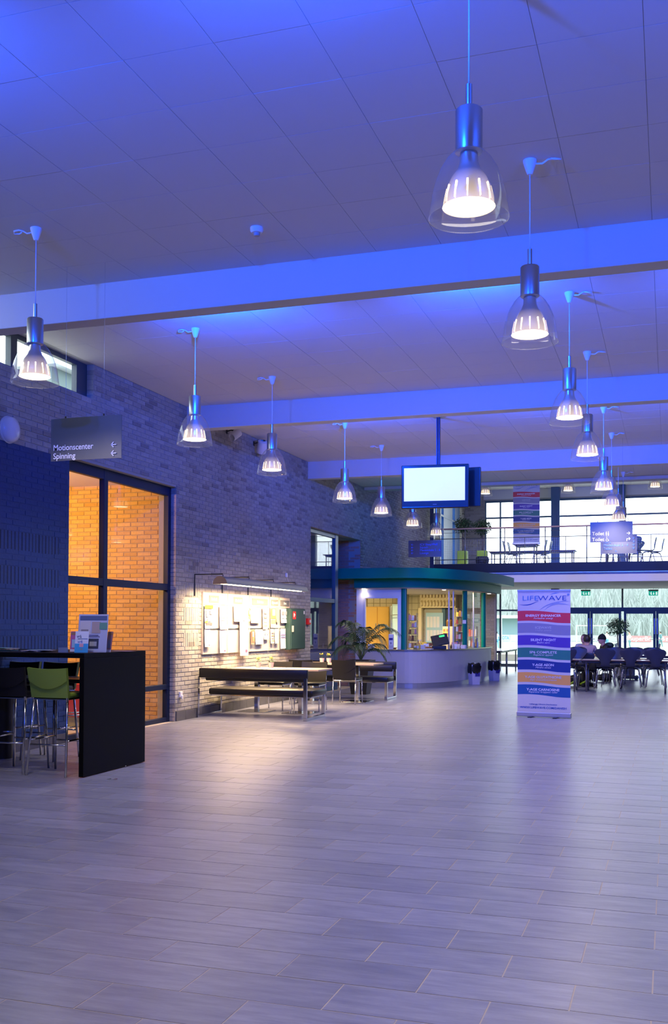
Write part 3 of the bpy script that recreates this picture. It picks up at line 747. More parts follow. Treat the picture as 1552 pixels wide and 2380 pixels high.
MB().box(-.115, .115, -.095, .095, .56, .57).build('lid', m_kglass, t)
# till
a = at(1020, 1508, 'Y', 24.1)
t = thing('cash_register', 'black touch-screen till with a small green display on the kiosk counter', 'cash register', (a.x, 24.1, .90), .25)
MB().rbox(-.17, .17, -.13, .13, 0, .09, .015).build('base', m_blk, t)
Mx = Matrix.Translation((0.02, 0, .22)) @ Matrix.Rotation(-.45, 4, 'X') @ Matrix.Rotation(-.22, 4, 'Y')
MB().rbox(-.2, .2, -.025, .025, -.14, .14, .012, Mx).build('screen_back', m_blk, t)
MB().box(.0, .13, -.030, -.025, .06, .105, Mx).build('customer_display', mat('green_display', (.05, .5, .1), .4, emit=(.05, 1, .25), es=1.2), t)
MB().tube([(0, .02, .08), (0, .03, .2)], .03).build('neck', m_blk, t)
# small things along the counter
def small(name, label, cat, px, Y, kind, m, s=1.0, z=.90):
    a = at(px, 1507, 'Y', Y); t = thing(name, label, cat, (a.x, Y, z), random.uniform(-.4, .4)); b = MB()
    if kind == 'box': b.rbox(-.06*s, .06*s, -.04*s, .04*s, 0, .09*s, .004).build('body', m, t); MB().box(-.045*s, .045*s, -.042*s, -.04*s, .02*s, .07*s).build('label_strip', m_white, t)
    elif kind == 'bottle': b.lathe([(0, 0), (.032*s, 0), (.034*s, .02), (.034*s, .11*s), (.012*s, .15*s), (.012*s, .18*s), (0, .18*s)], seg=12).build('body', m, t, 40); MB().cyl(0, 0, .18*s, .205*s, .014*s, 10).build('cap', m_white, t)
    elif kind == 'bowl': b.lathe([(0, 0), (.05*s, 0), (.09*s, .05*s), (.085*s, .05*s), (.045*s, .01), (0, .01)], seg=16).build('body', m, t, 40)
    elif kind == 'tray':
        b.rbox(-.12*s, .12*s, -.08*s, .08*s, 0, .02, .005).build('body', m, t)
        for k in range(4): MB().ell((-.08*s+k*.055*s, 0, .045), (.028*s, .04*s, .025), 8, 5).build('bread_roll', gm[4], t, True)
    elif kind == 'pack': packet(b, 0, 0, 0, .055*s, .03*s, .11*s); b.build('body', m, t); MB().box(-.035*s, .035*s, -.024*s, -.02*s, .03*s, .06*s).build('label_strip', m_white, t)
    return t
small('napkin_dispenser', 'white and grey napkin dispenser in the serving hatch', 'dispenser', 862, 23.62, 'box', m_white, 1.35)
small('sauce_cup', 'small cream cup in the serving hatch', 'cup', 894, 23.6, 'bottle', mat('cream', (.8, .7, .5), .4), .6)
small('bowl', 'brown bowl at the right end of the serving hatch', 'bowl', 916, 23.65, 'bowl', gm[4], .8)
small('snack_box', 'orange snack box by the foot of the narrow rack', 'box', 969, 23.8, 'box', gm[1], 1.25)
small('cardboard_cup', 'brown cup behind the orange snack box', 'cup', 972, 24.0, 'bottle', gm[4], 1.1)
small('price_card', 'white and blue box left of the till', 'box', 981, 23.9, 'box', gm[3], 1.2)
small('paper_bag', 'white paper bag next to the till', 'bag', 990, 24.1, 'pack', gm[3], 1.2)
small('sweets_tray', 'tray of pastries in front of the till', 'tray', 996, 23.85, 'tray', m_white, .8)
small('biscuit_pack', 'brown packet between paper bag and till', 'packet', 1003, 24.4, 'pack', gm[5], 1.2)
small('mustard_bottle', 'yellow squeeze bottle on the counter edge right of the till', 'bottle', 1043, 24.5, 'bottle', mat('mustard', (.85, .55, .05), .35), .8)
small('napkin_pile', 'bunch of white napkins beside the yellow bottle', 'napkins', 1056, 24.8, 'pack', gm[3], 1.1)
small('coffee_mug', 'dark mug just right of the till', 'mug', 1048, 24.9, 'bottle', m_blk, .6)
small('telephone', 'white card terminal on the counter by the green column', 'terminal', 1077, 25.0, 'box', gm[3], 1.0)
for nm, lb, ct, px, Y, kd, mm, sc_ in (('sweets_box', 'red box behind the till base on the left', 'box', 1000, 24.5, 'box', gm[0], 1.3), ('crisp_packet', 'yellow packet standing left of the till', 'packet', 985, 24.35, 'pack', gm[1], 1.5), ('juice_bottle', 'orange bottle among the goods left of the till', 'bottle', 977, 24.15, 'bottle', gm[1], 1.1),
        ('tissue_box', 'white box right behind the yellow squeeze bottle', 'box', 1062, 25.1, 'box', gm[3], 1.2), ('chocolate_box', 'brown box near the second green column', 'box', 1070, 25.2, 'box', gm[5], 1.0), ('water_bottle', 'blue bottle at the far end of the counter', 'bottle', 1100, 26.1, 'bottle', gm[2], 1.1), ('cup_stack', 'white cup stack at the far end of the counter', 'cup', 1108, 26.3, 'bottle', gm[3], 1.2),
        ('menu_block', 'green menu block between the packets left of the till', 'menu', 994, 24.2, 'box', gm[7], .9), ('bread_bag', 'pink bag between second column and till', 'bag', 1056, 25.2, 'pack', gm[6], 1.4), ('plate_pile', 'low pale bowl beside the card terminal', 'bowl', 1082, 25.5, 'bowl', gm[3], .8)):
    small(nm, lb, ct, px, Y, kd, mm, sc_)
a = at(909, 1506, 'Y', 23.55)
t = thing('soap_dispenser', 'white paper dispenser with a blue label in the serving hatch', 'dispenser', (a.x, 23.55, .90))
MB().rbox(-.06, .06, -.03, .03, .02, .36, .012).build('body', m_white, t); MB().rbox(-.05, .05, -.035, .035, 0, .02, .004).build('foot', m_white, t)
MB().box(-.045, .045, -.034, -.030, .22, .27).build('label_strip', mat('navy_print', (.04, .03, .25), .5), t); MB().tube([(0, -.032, .12), (0, -.036, .17)], .008).build('mark', MATS['navy_print'], t)
MB().rbox(-.05, .05, -.032, .0, .04, .10, .006).build('tray', mat('pale_grey', (.6, .6, .65), .4), t)
tag(MB().rbox(-.045, .045, -.004, 0, 0, .09, .001).build('paper_notice', MATS['white_paper']), 'small white notice taped to the second green kiosk column', 'notice')
bpy.data.objects['paper_notice'].location = (-4.865, 25.256, 1.52)
a = at(1104, 1447, 'Y', 28.55); t = thing('wall_plate', 'small dark sign plate on the brick wall behind the kiosk corner', 'sign', (a.x, 28.575, a.z)); MB().rbox(-.1, .1, -.02, 0, 0, .13, .004).build('plate', mat('grey_green', (.08, .12, .13), .4), t)
for k in range(5): MB().box(-.075+k*.033, -.052+k*.033, -.024, -.02, .04, .09).build('glyph', mat('grey_print', (.35, .4, .4), .5), t)

# ================================================================= PENDANT LAMPS
def make_pendant(label, loc, side, tag_=None):
    """side: which way the spare cable loop and hook point"""
    t = thing('pendant_lamp', label, 'lamp', loc, 0, 'pendant lamps of brushed metal with clear bell shades')
    MB().lathe([(0, 0), (.050, 0), (.050, -.012), (.026, -.085), (.018, -.105), (0, -.105)], seg=20).build('ceiling_cup', m_white, t, 50)
    s = side
    MB().tube([(s*.04, 0, -.03), (s*.09, 0, -.035), (s*.13, 0, -.01), (s*.16, .02, -.004), (s*.20, .03, -.012), (s*.22, 0, -.022), (s*.18, -.02, -.02), (s*.15, -.01, -.012)], .007, 6).build('cable_loop', m_white, t, True)
    MB().tube([(0, 0, -.10), (0, 0, -.655)], .0045, 6).build('cord', m_white, t, True)
    MB().cyl(0, 0, -.785, -.65, .0165, 14).build('stem', m_steel, t, 40)
    MB().lathe([(.0, -.777), (.062, -.777), (.0685, -.785), (.0685, -.995), (.062, -1.0), (0, -1.0)], seg=32).build('housing', m_steel, t, 40)
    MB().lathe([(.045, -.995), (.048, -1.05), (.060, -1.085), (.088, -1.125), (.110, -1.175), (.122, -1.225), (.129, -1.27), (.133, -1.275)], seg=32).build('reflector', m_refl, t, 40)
    sl = MB()
    for k in range(12):
        w = 2*pi*k/12+.13; c, q = cos(w), sin(w); p = [(.112, -1.172), (.1195, -1.205), (.1265, -1.24), (.130, -1.262)]
        for i in range(3):
            (r0, z0), (r1, z1) = p[i], p[i+1]; dw = .0052-.0011*i
            sl.add([(r0*c-dw*q, r0*q+dw*c, z0), (r0*c+dw*q, r0*q-dw*c, z0), (r1*c+dw*q, r1*q-dw*c, z1), (r1*c-dw*q, r1*q+dw*c, z1)], [(0, 1, 2, 3)])
    sl.build('slotted_diffuser', m_lampslot, t)
    MB().lathe([(.0, -1.262), (.09, -1.262), (.124, -1.268), (.128, -1.274)], seg=32).build('light_disc', m_lamp, t)
    g = [(.060, -.985), (.085, -1.002), (.115, -1.035), (.145, -1.085), (.170, -1.15), (.187, -1.22), (.197, -1.29), (.201, -1.325), (.203, -1.330)]
    MB().lathe(g+[(.199, -1.329)], seg=48).build('glass_shade', m_shade, t, True)
    return t
PY = (5.06, 7.43, 10.52, 12.88, 16.18, 18.45, 20.95, 23.2)
lab = ['largest pendant lamp, at the top right of the picture', 'second pendant lamp of the right row, in front of the first ceiling beam', 'third pendant lamp of the right row, just under the nearest beam',
       'fourth pendant lamp of the right row', 'fifth pendant lamp of the right row', 'sixth pendant lamp of the right row, overlapping the one before it',
       'seventh pendant lamp of the right row, directly above the toilet sign', 'eighth pendant lamp of the right row, half hidden behind the toilet sign']
lobj = ['pendant lamp of the left row hanging before the high strip window', 'second pendant lamp of the left row, below the first beam', 'third pendant lamp of the left row, beside the wall spotlights',
        'fourth pendant lamp of the left row, left of the hanging screen pair', 'fifth pendant lamp of the left row, directly left of the hanging screens', 'pendant lamp right below the left corner of the hanging screen',
        'pendant lamp below the middle of the hanging screen, above the direction sign']
def pend_light(x, y, z=3.50, p=None):
    spot('pendant_light', (x, y, z+.03), (x, y, 0), p or P_PEND, PEND_COL, 152, .8, .12)
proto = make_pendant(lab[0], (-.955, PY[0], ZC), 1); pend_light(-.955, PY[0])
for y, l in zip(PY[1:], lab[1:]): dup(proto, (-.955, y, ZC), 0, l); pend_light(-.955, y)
ysL = (7.43, 10.52, 12.90, 16.18, 18.46, 20.92, 23.22)
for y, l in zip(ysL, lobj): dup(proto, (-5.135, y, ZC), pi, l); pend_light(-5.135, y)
for px, l in ((1128, 'pendant lamp half hidden by the ceiling edge, right of the screens'), (1320, 'pendant lamp half hidden by the ceiling edge, right of the upper banner'), (1522, 'pendant lamp half hidden by the ceiling edge at the far right')):
    a = at(px, 1147 if px < 1200 else (1140 if px < 1400 else 1131), 'Y', 30.2)
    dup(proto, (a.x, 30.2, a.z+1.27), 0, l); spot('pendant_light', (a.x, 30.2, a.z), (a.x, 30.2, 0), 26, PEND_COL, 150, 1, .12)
    MB().tube([(0, 0, 0), (0, 0, HALL_Z-a.z-1.27)], .005, 6).build('upper_cord', m_white, [o for o in bpy.data.objects if o.get('label') == l][0])

# ================================================================= HANGING SIGNS
m_sign = mat('sign_anthracite', (.11, .115, .12), .42, .2)
m_signtxt = mat('sign_lettering', (.75, .75, .85), .5)
m_signblue = mat('sign_lettering_blue', (.10, .22, .95), .5)
def arrow(parent, x, z, s, d, m, y=-.0075):
    """d: +1 right, -1 left"""
    b = MB(); w = s*.075
    b.box(x-s*.42, x+s*.42, y, y+.002, z-w, z+w)
    for q in (1, -1):
        tip = (x+d*s*.48, z); e = (x+d*s*.06, z+q*s*.42); dx, dz = e[0]-tip[0], e[1]-tip[1]; L = math.hypot(dx, dz); nx, nz = -dz/L*w, dx/L*w
        b.add([(tip[0]+nx, y, tip[1]+nz), (tip[0]-nx, y, tip[1]-nz), (e[0]-nx, y, e[1]-nz), (e[0]+nx, y, e[1]+nz)], [(0, 1, 2, 3)])
    b.build('arrow', m, parent)
def hanging_sign(label, pxs, Y, rows, cord_x, bow=.012, tm=None, rzt=0):
    (x0, y0, x1, y1) = pxs; a, b = at(x0, y0, 'Y', Y), at(x1, y1, 'Y', Y)
    w = (b.x-a.x)/2; h = a.z-b.z; t = thing('direction_sign', label, 'sign', ((a.x+b.x)/2, Y, b.z), rzt)
    n = 8; g = MB()
    xs = [-w+2*w*i/n for i in range(n+1)]
    for i in range(n):
        f = lambda x: -bow*(1-(x/w)**2)
        p0, p1 = (xs[i], f(xs[i])), (xs[i+1], f(xs[i+1]))
        g.add([(p0[0], p0[1], 0), (p1[0], p1[1], 0), (p1[0], p1[1]+.006, 0), (p0[0], p0[1]+.006, 0), (p0[0], p0[1], h), (p1[0], p1[1], h), (p1[0], p1[1]+.006, h), (p0[0], p0[1]+.006, h)],
              [(0, 3, 2, 1), (4, 5, 6, 7), (0, 1, 5, 4), (2, 3, 7, 6), (1, 2, 6, 5), (3, 0, 4, 7)])
    g.build('panel', m_sign, t)
    for c in cord_x:
        MB().box(c-.006, c+.006, -.005, .004, h-.002, h+.02).build('clip', m_blk, t)
        MB().tube([(c, 0, h+.02), (c, 0, ZC-t.location.z)], .0013, 4).build('wire', m_steel, t)
    return t, w, h
t, w, h = hanging_sign('anthracite hanging sign reading Motionscenter and Spinning at upper left', (119, 975, 282, 1064), 8.33, None, (-.22, .19), .014)
text('lettering', 'Motionscenter', .078, m_signtxt, t, (-w+.036, -.016, .098), bold=.0006, sx=.93)
text('lettering', 'Spinning', .078, m_signtxt, t, (-w+.036, -.016, .018), bold=.0006, sx=.93)
arrow(t, w-.072, .125, .058, -1, m_signtxt, -.014); arrow(t, w-.072, .045, .058, -1, m_signtxt, -.014)
t, w, h = hanging_sign('small dark hanging sign with four left arrows above the kiosk', (949, 1257, 1026, 1294), 22.5, None, (-.2, .22), .02)
for i, s in enumerate(('ICV SleepWell', 'Squash', 'Mødelokale 5 - 6', 'Lounge')):
    text('lettering', s, .070, m_signblue, t, (-w+.27, -.024, h-.115-i*.064), sx=.98); arrow(t, -w+.095, h-.092-i*.064, .052, -1, m_signblue, -.018)
t, w, h = hanging_sign('dark hanging sign with two Toilet rows and right arrows', (1371, 1214, 1470, 1259), 19.0, None, (-.24, .2), .014)
for i, z in enumerate((.128, .022)):
    text('lettering', 'Toilet', .088, m_signtxt, t, (-w+.035, -.018, z), bold=.0004)
arrow(t, w-.075, .155, .065, 1, m_signtxt, -.012)
arrow(t, w-.07, .055, .060, 1, m_signtxt, -.012); MB().box(w-.105, w-.094, -.016, -.012, .012, .06).build('arrow_bend', m_signtxt, t)
pc = MB()
for x, q in ((-w+.285, 1), (-w+.32, 0)):
    pc.ell((x, -.018, .185), (.007, .002, .008), 8, 6)
    pc.add([(x-.004-.008*q, -.017, .172), (x+.004+.008*q, -.017, .172), (x+.012-.005*q, -.017, .138), (x-.012+.005*q, -.017, .138)], [(0, 1, 2, 3)]); pc.box(x-.006, x-.001, -.018, -.016, .115, .14); pc.box(x+.001, x+.006, -.018, -.016, .115, .14)
pc.build('toilet_pictogram', m_signtxt, t)
wc = MB(); wc.tube([(-w+.30+.022*cos(a/10*5+2.2), -.018, .038+.022*sin(a/10*5+2.2)) for a in range(0, 11)], .003, 5)
wc.tube([(-w+.292, -.018, .082), (-w+.295, -.018, .055), (-w+.315, -.018, .053), (-w+.33, -.018, .022)], .0035, 5); wc.ell((-w+.292, -.018, .094), (.006, .002, .006), 8, 5)
wc.build('wheelchair_pictogram', m_signtxt, t)
t, w, h = hanging_sign('dark hanging sign reading Hal 2 behind and below the toilet sign', (1395, 1243, 1480, 1286), 21.4, None, (-.2, .24), .016)
for i, s in enumerate(('Hal 1', 'Hal 2', 'Mødelokale 3 - 4', 'Toilet')):
    if i: text('lettering', s, .072, m_signblue, t, (-w+.06, -.02, h-.105-i*.068), sx=.98)
    arrow(t, w-.075, h-.08-i*.068, .05, 1, m_signblue, -.014)
wc = MB(); wc.tube([(-w+.30+.014*cos(a/10*5+2.2), -.018, .050+.014*sin(a/10*5+2.2)) for a in range(0, 11)], .0025, 5)
wc.tube([(-w+.295, -.018, .08), (-w+.297, -.018, .062), (-w+.31, -.018, .06), (-w+.32, -.018, .04)], .003, 5); wc.build('wheelchair_pictogram', m_signblue, t)

# ================================================================= SCREENS ON A CEILING POLE
a, b = at(934, 1077, 'Y', 16.0), at(1088, 1174, 'Y', 16.0)
sc = thing('television', 'large black-framed television with a blank white screen hanging from a ceiling pole', 'television', ((a.x+b.x)/2, 16.0, b.z-.03), .10)
w, h = (b.x-a.x)/2, .70
MB().rbox(-w, w, 0, .07, 0, h, .012).build('bezel', m_blk, sc); MB().rbox(-w+.25, w-.25, .07, .11, .1, h-.1, .02).build('rear_cover', m_blk, sc)
MB().box(-w+.045, w-.06, -.004, 0, .118, h-.048).build('screen', mat('lit_screen', (.8, .85, .9), .3, emit=(.80, .90, 1), es=.74), sc)
MB().box(-.03, .03, -.003, 0, .055, .065).build('brand_strip', mat('dim_silver', (.25, .25, .28), .4), sc)
MB().rbox(-w+.02, w-.02, -.006, 0, .012, .03, .002).build('speaker_strip', mat('deep_blue_gloss', (.01, .015, .05), .2), sc)
s2 = thing('television', 'second television seen edge-on behind the white screen', 'television', ((a.x+b.x)/2+.10, 16.34, b.z+.01), -.06)
MB().rbox(-w+.0, w+.04, 0, .06, 0, h-.06, .012).build('bezel', m_blk, s2); MB().rbox(-w+.25, w-.25, -.05, 0, .1, h-.2, .02).build('rear_cover', m_blk, s2)
pl = thing('ceiling_pole', 'dark steel pole holding the two televisions from the ceiling', 'pole', (-3.55, 16.20, ZC))
MB().rbox(-.028, -.006, -.03, .03, -1.2, 0, .004).build('pole', mat('pole_blue_black', (.02, .035, .09), .35, .5), pl); MB().rbox(.006, .028, -.03, .03, -1.2, 0, .004).build('pole', MATS['pole_blue_black'], pl)
MB().rbox(-.08, .08, -.08, .08, -.012, 0, .003).build('ceiling_plate', m_steel, pl); MB().rbox(-.12, .12, -.10, .09, -1.25, -.95, .005).build('mounting_bracket', m_blk, pl)

# ================================================================= SMALL FIXTURES
t = thing('smoke_detector', 'small round white smoke detector on the ceiling', 'detector', (-3.33, 7.99, ZC))
MB().lathe([(0, -.045), (.045, -.045), (.056, -.03), (.056, 0)], seg=20).build('housing', m_white, t, 40); MB().lathe([(0, -.072), (.024, -.072), (.030, -.045)], seg=14).build('sensor_cap', mat('sensor_grey', (.35, .35, .38), .5), t, 40)
a = at(18, 999, 'X', WX)
t = thing('wall_lamp', 'round opal wall lamp on the brick above the blue wall', 'lamp', (WX, a.y, a.z)); Rm = Matrix.Rotation(pi/2, 4, 'Y')
MB().lathe([(.15, .0), (.15, .03), (.135, .075), (.08, .10), (0, .105)], seg=32, mx=Rm).build('opal_cover', mat('opal_glass', (.70, .72, .78), .25), t, 50); MB().lathe([(.155, 0), (.155, .02), (.15, .02)], seg=32, mx=Rm).build('base_ring', m_white, t, 40)
for (px, py), lbl, ry, L in (((547, 1010), 'white cylindrical wall spotlight nearest the second beam', -.9, .20), ((609, 1038), 'larger white cylindrical wall spotlight beside the third left pendant', .5, .24)):
    a = at(px, py, 'X', WX+.16); t = thing('wall_spotlight', lbl, 'spotlight', (WX+.16, a.y, a.z))
    mx = Matrix.Rotation(ry, 4, 'X') @ Matrix.Rotation(.35, 4, 'Y'); r = L*.37
    MB().lathe([(r*.5, L*.5), (r, L*.42), (r, -L*.42), (r*.86, -L*.5), (r*.82, -L*.42), (r*.8, L*.1), (0, L*.1)], seg=22, mx=mx).build('housing', m_white, t, 40)
    MB().tube([(-.16, 0, .06), (-.08, 0, .08), (0, 0, L*.3)], .012).build('arm', m_blk, t); MB().rbox(-.165, -.15, -.03, .03, .02, .10, .004).build('wall_plate', m_blk, t)
a = at(714, 1445, 'X', WX); t = thing('fire_alarm_button', 'small red fire alarm box on the wall right of the green cabinet', 'fire alarm', (WX, a.y, a.z-.06))
MB().rbox(0, .05, -.09, .09, 0, .13, .008).build('housing', mat('signal_red', (.65, .01, .01), .35), t); MB().rbox(.05, .054, .0, .07, .04, .10, .002).build('glass_plate', m_white, t)
a = at(418, 1611, 'X', WX); t = thing('power_socket', 'white power socket low on the brick pier', 'socket', (WX, a.y, a.z-.06)); MB().rbox(0, .03, -.04, .04, 0, .085, .006).build('housing', m_white, t); MB().rbox(.028, .05, -.02, .02, -.03, .03, .006).build('plug', m_white, t)
for x in (1, -1):
    pass

# ================================================================= NOTICE BOARDS
m_board = mat('board_grey', (.40, .39, .40), .6); m_trim = mat('board_beech_edge', (.62, .50, .40), .5); m_paper = mat('white_paper', (.82, .82, .80), .7)
BX = WX+.025
def nboard(label, y0, y1, z0, z1, plate, mid=1.40, hdr_col=(.22, .20, .20)):
    t = thing('notice_board', label, 'notice board', (WX, y0, z0)); L = y1-y0; h = z1-z0
    MB().rbox(0, .022, 0, L, 0, h, .003).build('panel', m_board, t)
    hd = MB().rbox(0, .030, 0, L, h+.002, h+.20, .003).build('header_panel', m_trim, t)
    p = MB().rbox(.031, .037, L*plate[0], L*plate[1], h+.035, h+.15, .002).build('header_plate', mat('header_plate_grey', (.16, .155, .155), .5), t)
    text('lettering', plate[2], .068, m_paper, t, (.039, (L*plate[0]+L*plate[1])/2, h+.070), (pi/2, 0, pi/2), 'CENTER', .0006, .001)
    MB().rbox(.0, .030, 0, L, mid-z0-.012, mid-z0+.012, .003).build('rail', m_steel, t)
    MB().rbox(.0, .030, -.012, 0, 0, h+.2, .002).build('edge_trim', m_trim, t); MB().rbox(.0, .030, L, L+.012, 0, h+.2, .002).build('edge_trim', m_trim, t)
    return t
ZB0, ZB1 = .99, 1.795
nboard('first notice board from the left, with a yellow-topped poster', 14.87, 15.80, ZB0, ZB1, (.22, .62, 'Fodbold'))
nboard('second notice board, with long white paper strips', 15.84, 16.74, ZB0, ZB1, (.24, .66, 'Håndbold'))
nboard('third notice board, in the middle under the trough lamp', 16.78, 17.70, ZB0, ZB1, (.1, .9, 'Badminton'))
nboard('fourth notice board, narrow with an orange picture', 17.75, 18.18, ZB0, ZB1, (.08, .92, 'Gymnastik'))
nboard('fifth notice board, next to the green cabinet', 18.23, 18.77, ZB0, ZB1, (.06, .94, 'Idræt'))
# sheets: px box in the photo on the board plane
def sheet(label, x0, y0, x1, y1, col, kind=None, name='paper_sheet', off=.05, cat='paper'):
    X = WX+off; a, b = at(x0, y0, 'X', X), at(x1, y1, 'X', X); L = b.y-a.y; h = a.z-b.z
    t = thing(name, label, cat, (X, a.y, b.z)); g = []
    for i in range(6):
        z = h*i/5; row = []
        for j in range(4): row.append((.012*(1-i/5)**2*(1+.4*sin(j*1.3))+.001, L*j/3, z))
        g.append(row)
    MB().sheet(g).build('sheet', mat('paper_%d_%d_%d' % tuple(int(c*100) for c in col), col, .7), t)
    cnt = [0]
    def pr(u0, u1, v0, v1, c, nm='print'): cnt[0] += 1; e = .0006*cnt[0]; MB().box(.0130+e, .0145+e, L*u0, L*u1, h*v0, h*v1).build(nm, mat('print_%d_%d_%d' % tuple(int(k*100) for k in c), c, .6), t)
    if kind == 'yellow':
        pr(0, 1, .85, 1, (.85, .80, .02)); pr(.1, .9, .14, .26, (.10, .10, .12)); pr(.1, .5, .5, .8, (.35, .33, .33)); pr(.6, .95, .62, .8, (.45, .45, .45)); pr(.3, .8, .3, .45, (.3, .3, .28)); pr(0, .3, .25, .33, (.75, .6, .05))
    elif kind == 'lines':
        for k in range(6): pr(.12, .85, .15+k*.12, .17+k*.12, (.55, .55, .58))
    elif kind == 'dark': pr(.08, .92, .05, .95, (.22, .12, .08)); pr(.35, .65, .5, .85, (.1, .4, .6)); pr(.5, .7, .2, .5, (.7, .25, .1))
    elif kind == 'photo': pr(.05, .95, .45, .95, (.45, .25, .08)); pr(.3, .8, .6, .9, (.25, .3, .6)); pr(.1, .9, .2, .4, (.55, .35, .15))
    elif kind == 'two': pr(.12, .42, .55, .8, (.2, .22, .28)); pr(.58, .88, .55, .8, (.35, .36, .42)); pr(.1, .45, .3, .34, (.15, .2, .25)); pr(.55, .9, .3, .34, (.15, .2, .25))
    elif kind == 'strips':
        for k in range(4): pr(.2, .9, .12+k*.2, .22+k*.2, ((.5, .3, .2), (.35, .33, .3))[k % 2])
    elif kind == 'bars': pr(0, .9, .68, .72, (.12, .12, .4)); pr(0, .9, .56, .60, (.12, .12, .4))
    elif kind == 'logo': pr(.6, .85, .06, .12, (.35, .1, .2)); pr(.4, .6, .7, .74, (.5, .5, .5))
    return t
sheet('poster with a bright yellow top on the first board', 475, 1406, 493, 1461, (.8, .8, .8), 'yellow', 'poster', cat='poster')
sheet('small white sheet hanging below the yellow poster', 475, 1462, 488, 1503, m_paper and (.82, .82, .8), 'logo')
sheet('long white strip of paper on the first board', 510, 1408, 526, 1463, (.82, .82, .8), 'lines')
sheet('lower white strip with a small red mark on the first board', 510, 1464, 525, 1517, (.82, .80, .8), 'logo')
sheet('white sheet at the top left of the second board', 543, 1407, 560, 1445, (.84, .84, .82))
sheet('very long white paper reaching below the second board', 557, 1407, 576, 1523, (.84, .84, .82), 'logo', off=.06)
sheet('narrow leafy yellow picture between second and third board', 576, 1416, 580, 1444, (.7, .7, .4), 'photo', 'poster', cat='poster')
sheet('upper white sheet on the third board', 582, 1412, 604, 1448, (.83, .83, .82))
sheet('column of small pictures on the third board', 610, 1412, 621, 1463, (.72, .66, .6), 'strips', 'poster', cat='poster')
sheet('dark brown picture poster low on the third board', 582, 1463, 591, 1497, (.3, .2, .15), 'dark', 'poster', cat='poster')
sheet('white printed sheet low on the third board', 593, 1463, 611, 1497, (.82, .82, .8), 'lines')
sheet('white sheet with a small grey picture on the third board', 612, 1465, 624, 1486, (.82, .82, .8), 'two')
sheet('orange and blue picture poster on the fourth board', 628, 1411, 640, 1459, (.7, .55, .4), 'photo', 'poster', cat='poster')
sheet('yellow sheet on the fourth board', 641, 1411, 647, 1446, (.85, .75, .2))
sheet('column of brown pictures low on the fourth board', 628, 1462, 636, 1495, (.75, .7, .66), 'strips', 'poster', cat='poster')
sheet('white sheet low on the fourth board', 638, 1462, 646, 1495, (.83, .83, .82))
sheet('printed sheet with four grey pictures on the fifth board', 652, 1414, 669, 1448, (.70, .70, .78), 'two')
sheet('white sheet with two navy bars on the fifth board', 651, 1461, 663, 1507, (.80, .80, .82), 'bars')
gb = thing('leaflet_bundle', 'hanging bundle of curled pale leaflets beside the green cabinet', 'leaflets', (WX+.05, at(669, 1480, 'X', WX).y, at(669, 1507, 'X', WX).z))
for k in range(7): 
    MB().sheet([[(.02+.015*sin(k+i), -.10+k*.025+.02*sin(i*1.5+k), .30*i/5+.03*(k % 3)), (.02+.02*cos(k+i), -.05+k*.025+.02*sin(i+k), .30*i/5+.03*(k % 3))] for i in range(6)]).build('leaflet', mat('leaflet_%d' % (k % 3), ((.75, .74, .7), (.6, .55, .45), (.7, .72, .5))[k % 3], .7), gb)
# green fire-hose cabinet
a, b = at(675, 1414, 'X', WX+.14), at(708, 1508, 'X', WX+.14)
gc = thing('fire_hose_cabinet', 'dark green metal wall cabinet with a red fire hose symbol', 'cabinet', (WX, a.y, b.z)); L = b.y-a.y; h = a.z-b.z; m_gc = mat('cabinet_dark_green', (.02, .055, .05), .4)
MB().rbox(0, .14, 0, L, 0, h, .008).build('body', m_gc, gc); MB().rbox(.14, .155, .015, L-.015, .015, h-.015, .004).build('door', m_gc, gc)
MB().box(.156, .158, .09, .26, h*.74, h*.93).build('symbol_plate', mat('symbol_red', (.6, .03, .03), .5), gc); MB().box(.1585, .1595, .105, .245, h*.76, h*.91).build('symbol_border', mat('symbol_red', (.6, .03, .03), .5), gc)
hs = MB(); hs.box(.160, .161, .13, .17, h*.79, h*.89); hs.box(.160, .161, .17, .21, h*.83, h*.86); hs.build('hose_symbol', m_white, gc)
MB().rbox(.156, .175, .04, .10, h*.43, h*.58, .004).build('door_latch', mat('latch_cream', (.7, .6, .45), .4), gc); MB().box(.156, .158, L-.12, L-.06, h*.87, h*.95).build('sticker', m_white, gc)
# long trough lamp over the boards
a, b = at(511, 1358, 'X', -6.60), at(702, 1376, 'X', -6.60)
tl_ = thing('trough_lamp', 'long half-round aluminium trough lamp lighting the notice boards', 'lamp', (-6.60, a.y, 2.10)); L = b.y-a.y
m_trough = mat('trough_aluminium', (.17, .18, .21), .45, .5); R = .118
sh = [[(R*cos(w)*1.0, y, R*sin(w)*1.05) for w in [pi*k/14 for k in range(15)]] for y in (0, L)]
si = [[(.94*R*cos(w), y, .94*R*sin(w)*1.05) for w in [pi*k/14 for k in range(15)]] for y in (0, L)]
MB().sheet(sh).sheet([r[::-1] for r in si]).build('shade', m_trough, tl_, True)
for y in (0, L): MB().prism([(R*cos(pi*k/14), R*sin(pi*k/14)*1.05) for k in range(15)], -.006, .006, Matrix.Translation((0, y, 0)) @ Matrix.Rotation(pi/2, 4, 'X')).build('end_cap', mat('end_cap_dark', (.06, .06, .07), .4), tl_)
for k in range(3): MB().tube([(.0, L*k/3+.05, .008), (0, L*(k+1)/3-.05, .008)], .013, 8).build('tube', mat('fluorescent_tube', (1, 1, 1), .5, emit=(1, .78, .48), es=14), tl_)
for y in (.15, 1.2, 2.3, 3.4):
    arm = MB(); arm.tube([(WX+.01+6.60, y, -.18), (WX+.01+6.60, y, .16), (-.02, y, .16), (-.02, y, .12)], .011, 6); arm.build('bracket', m_blk, tl_)
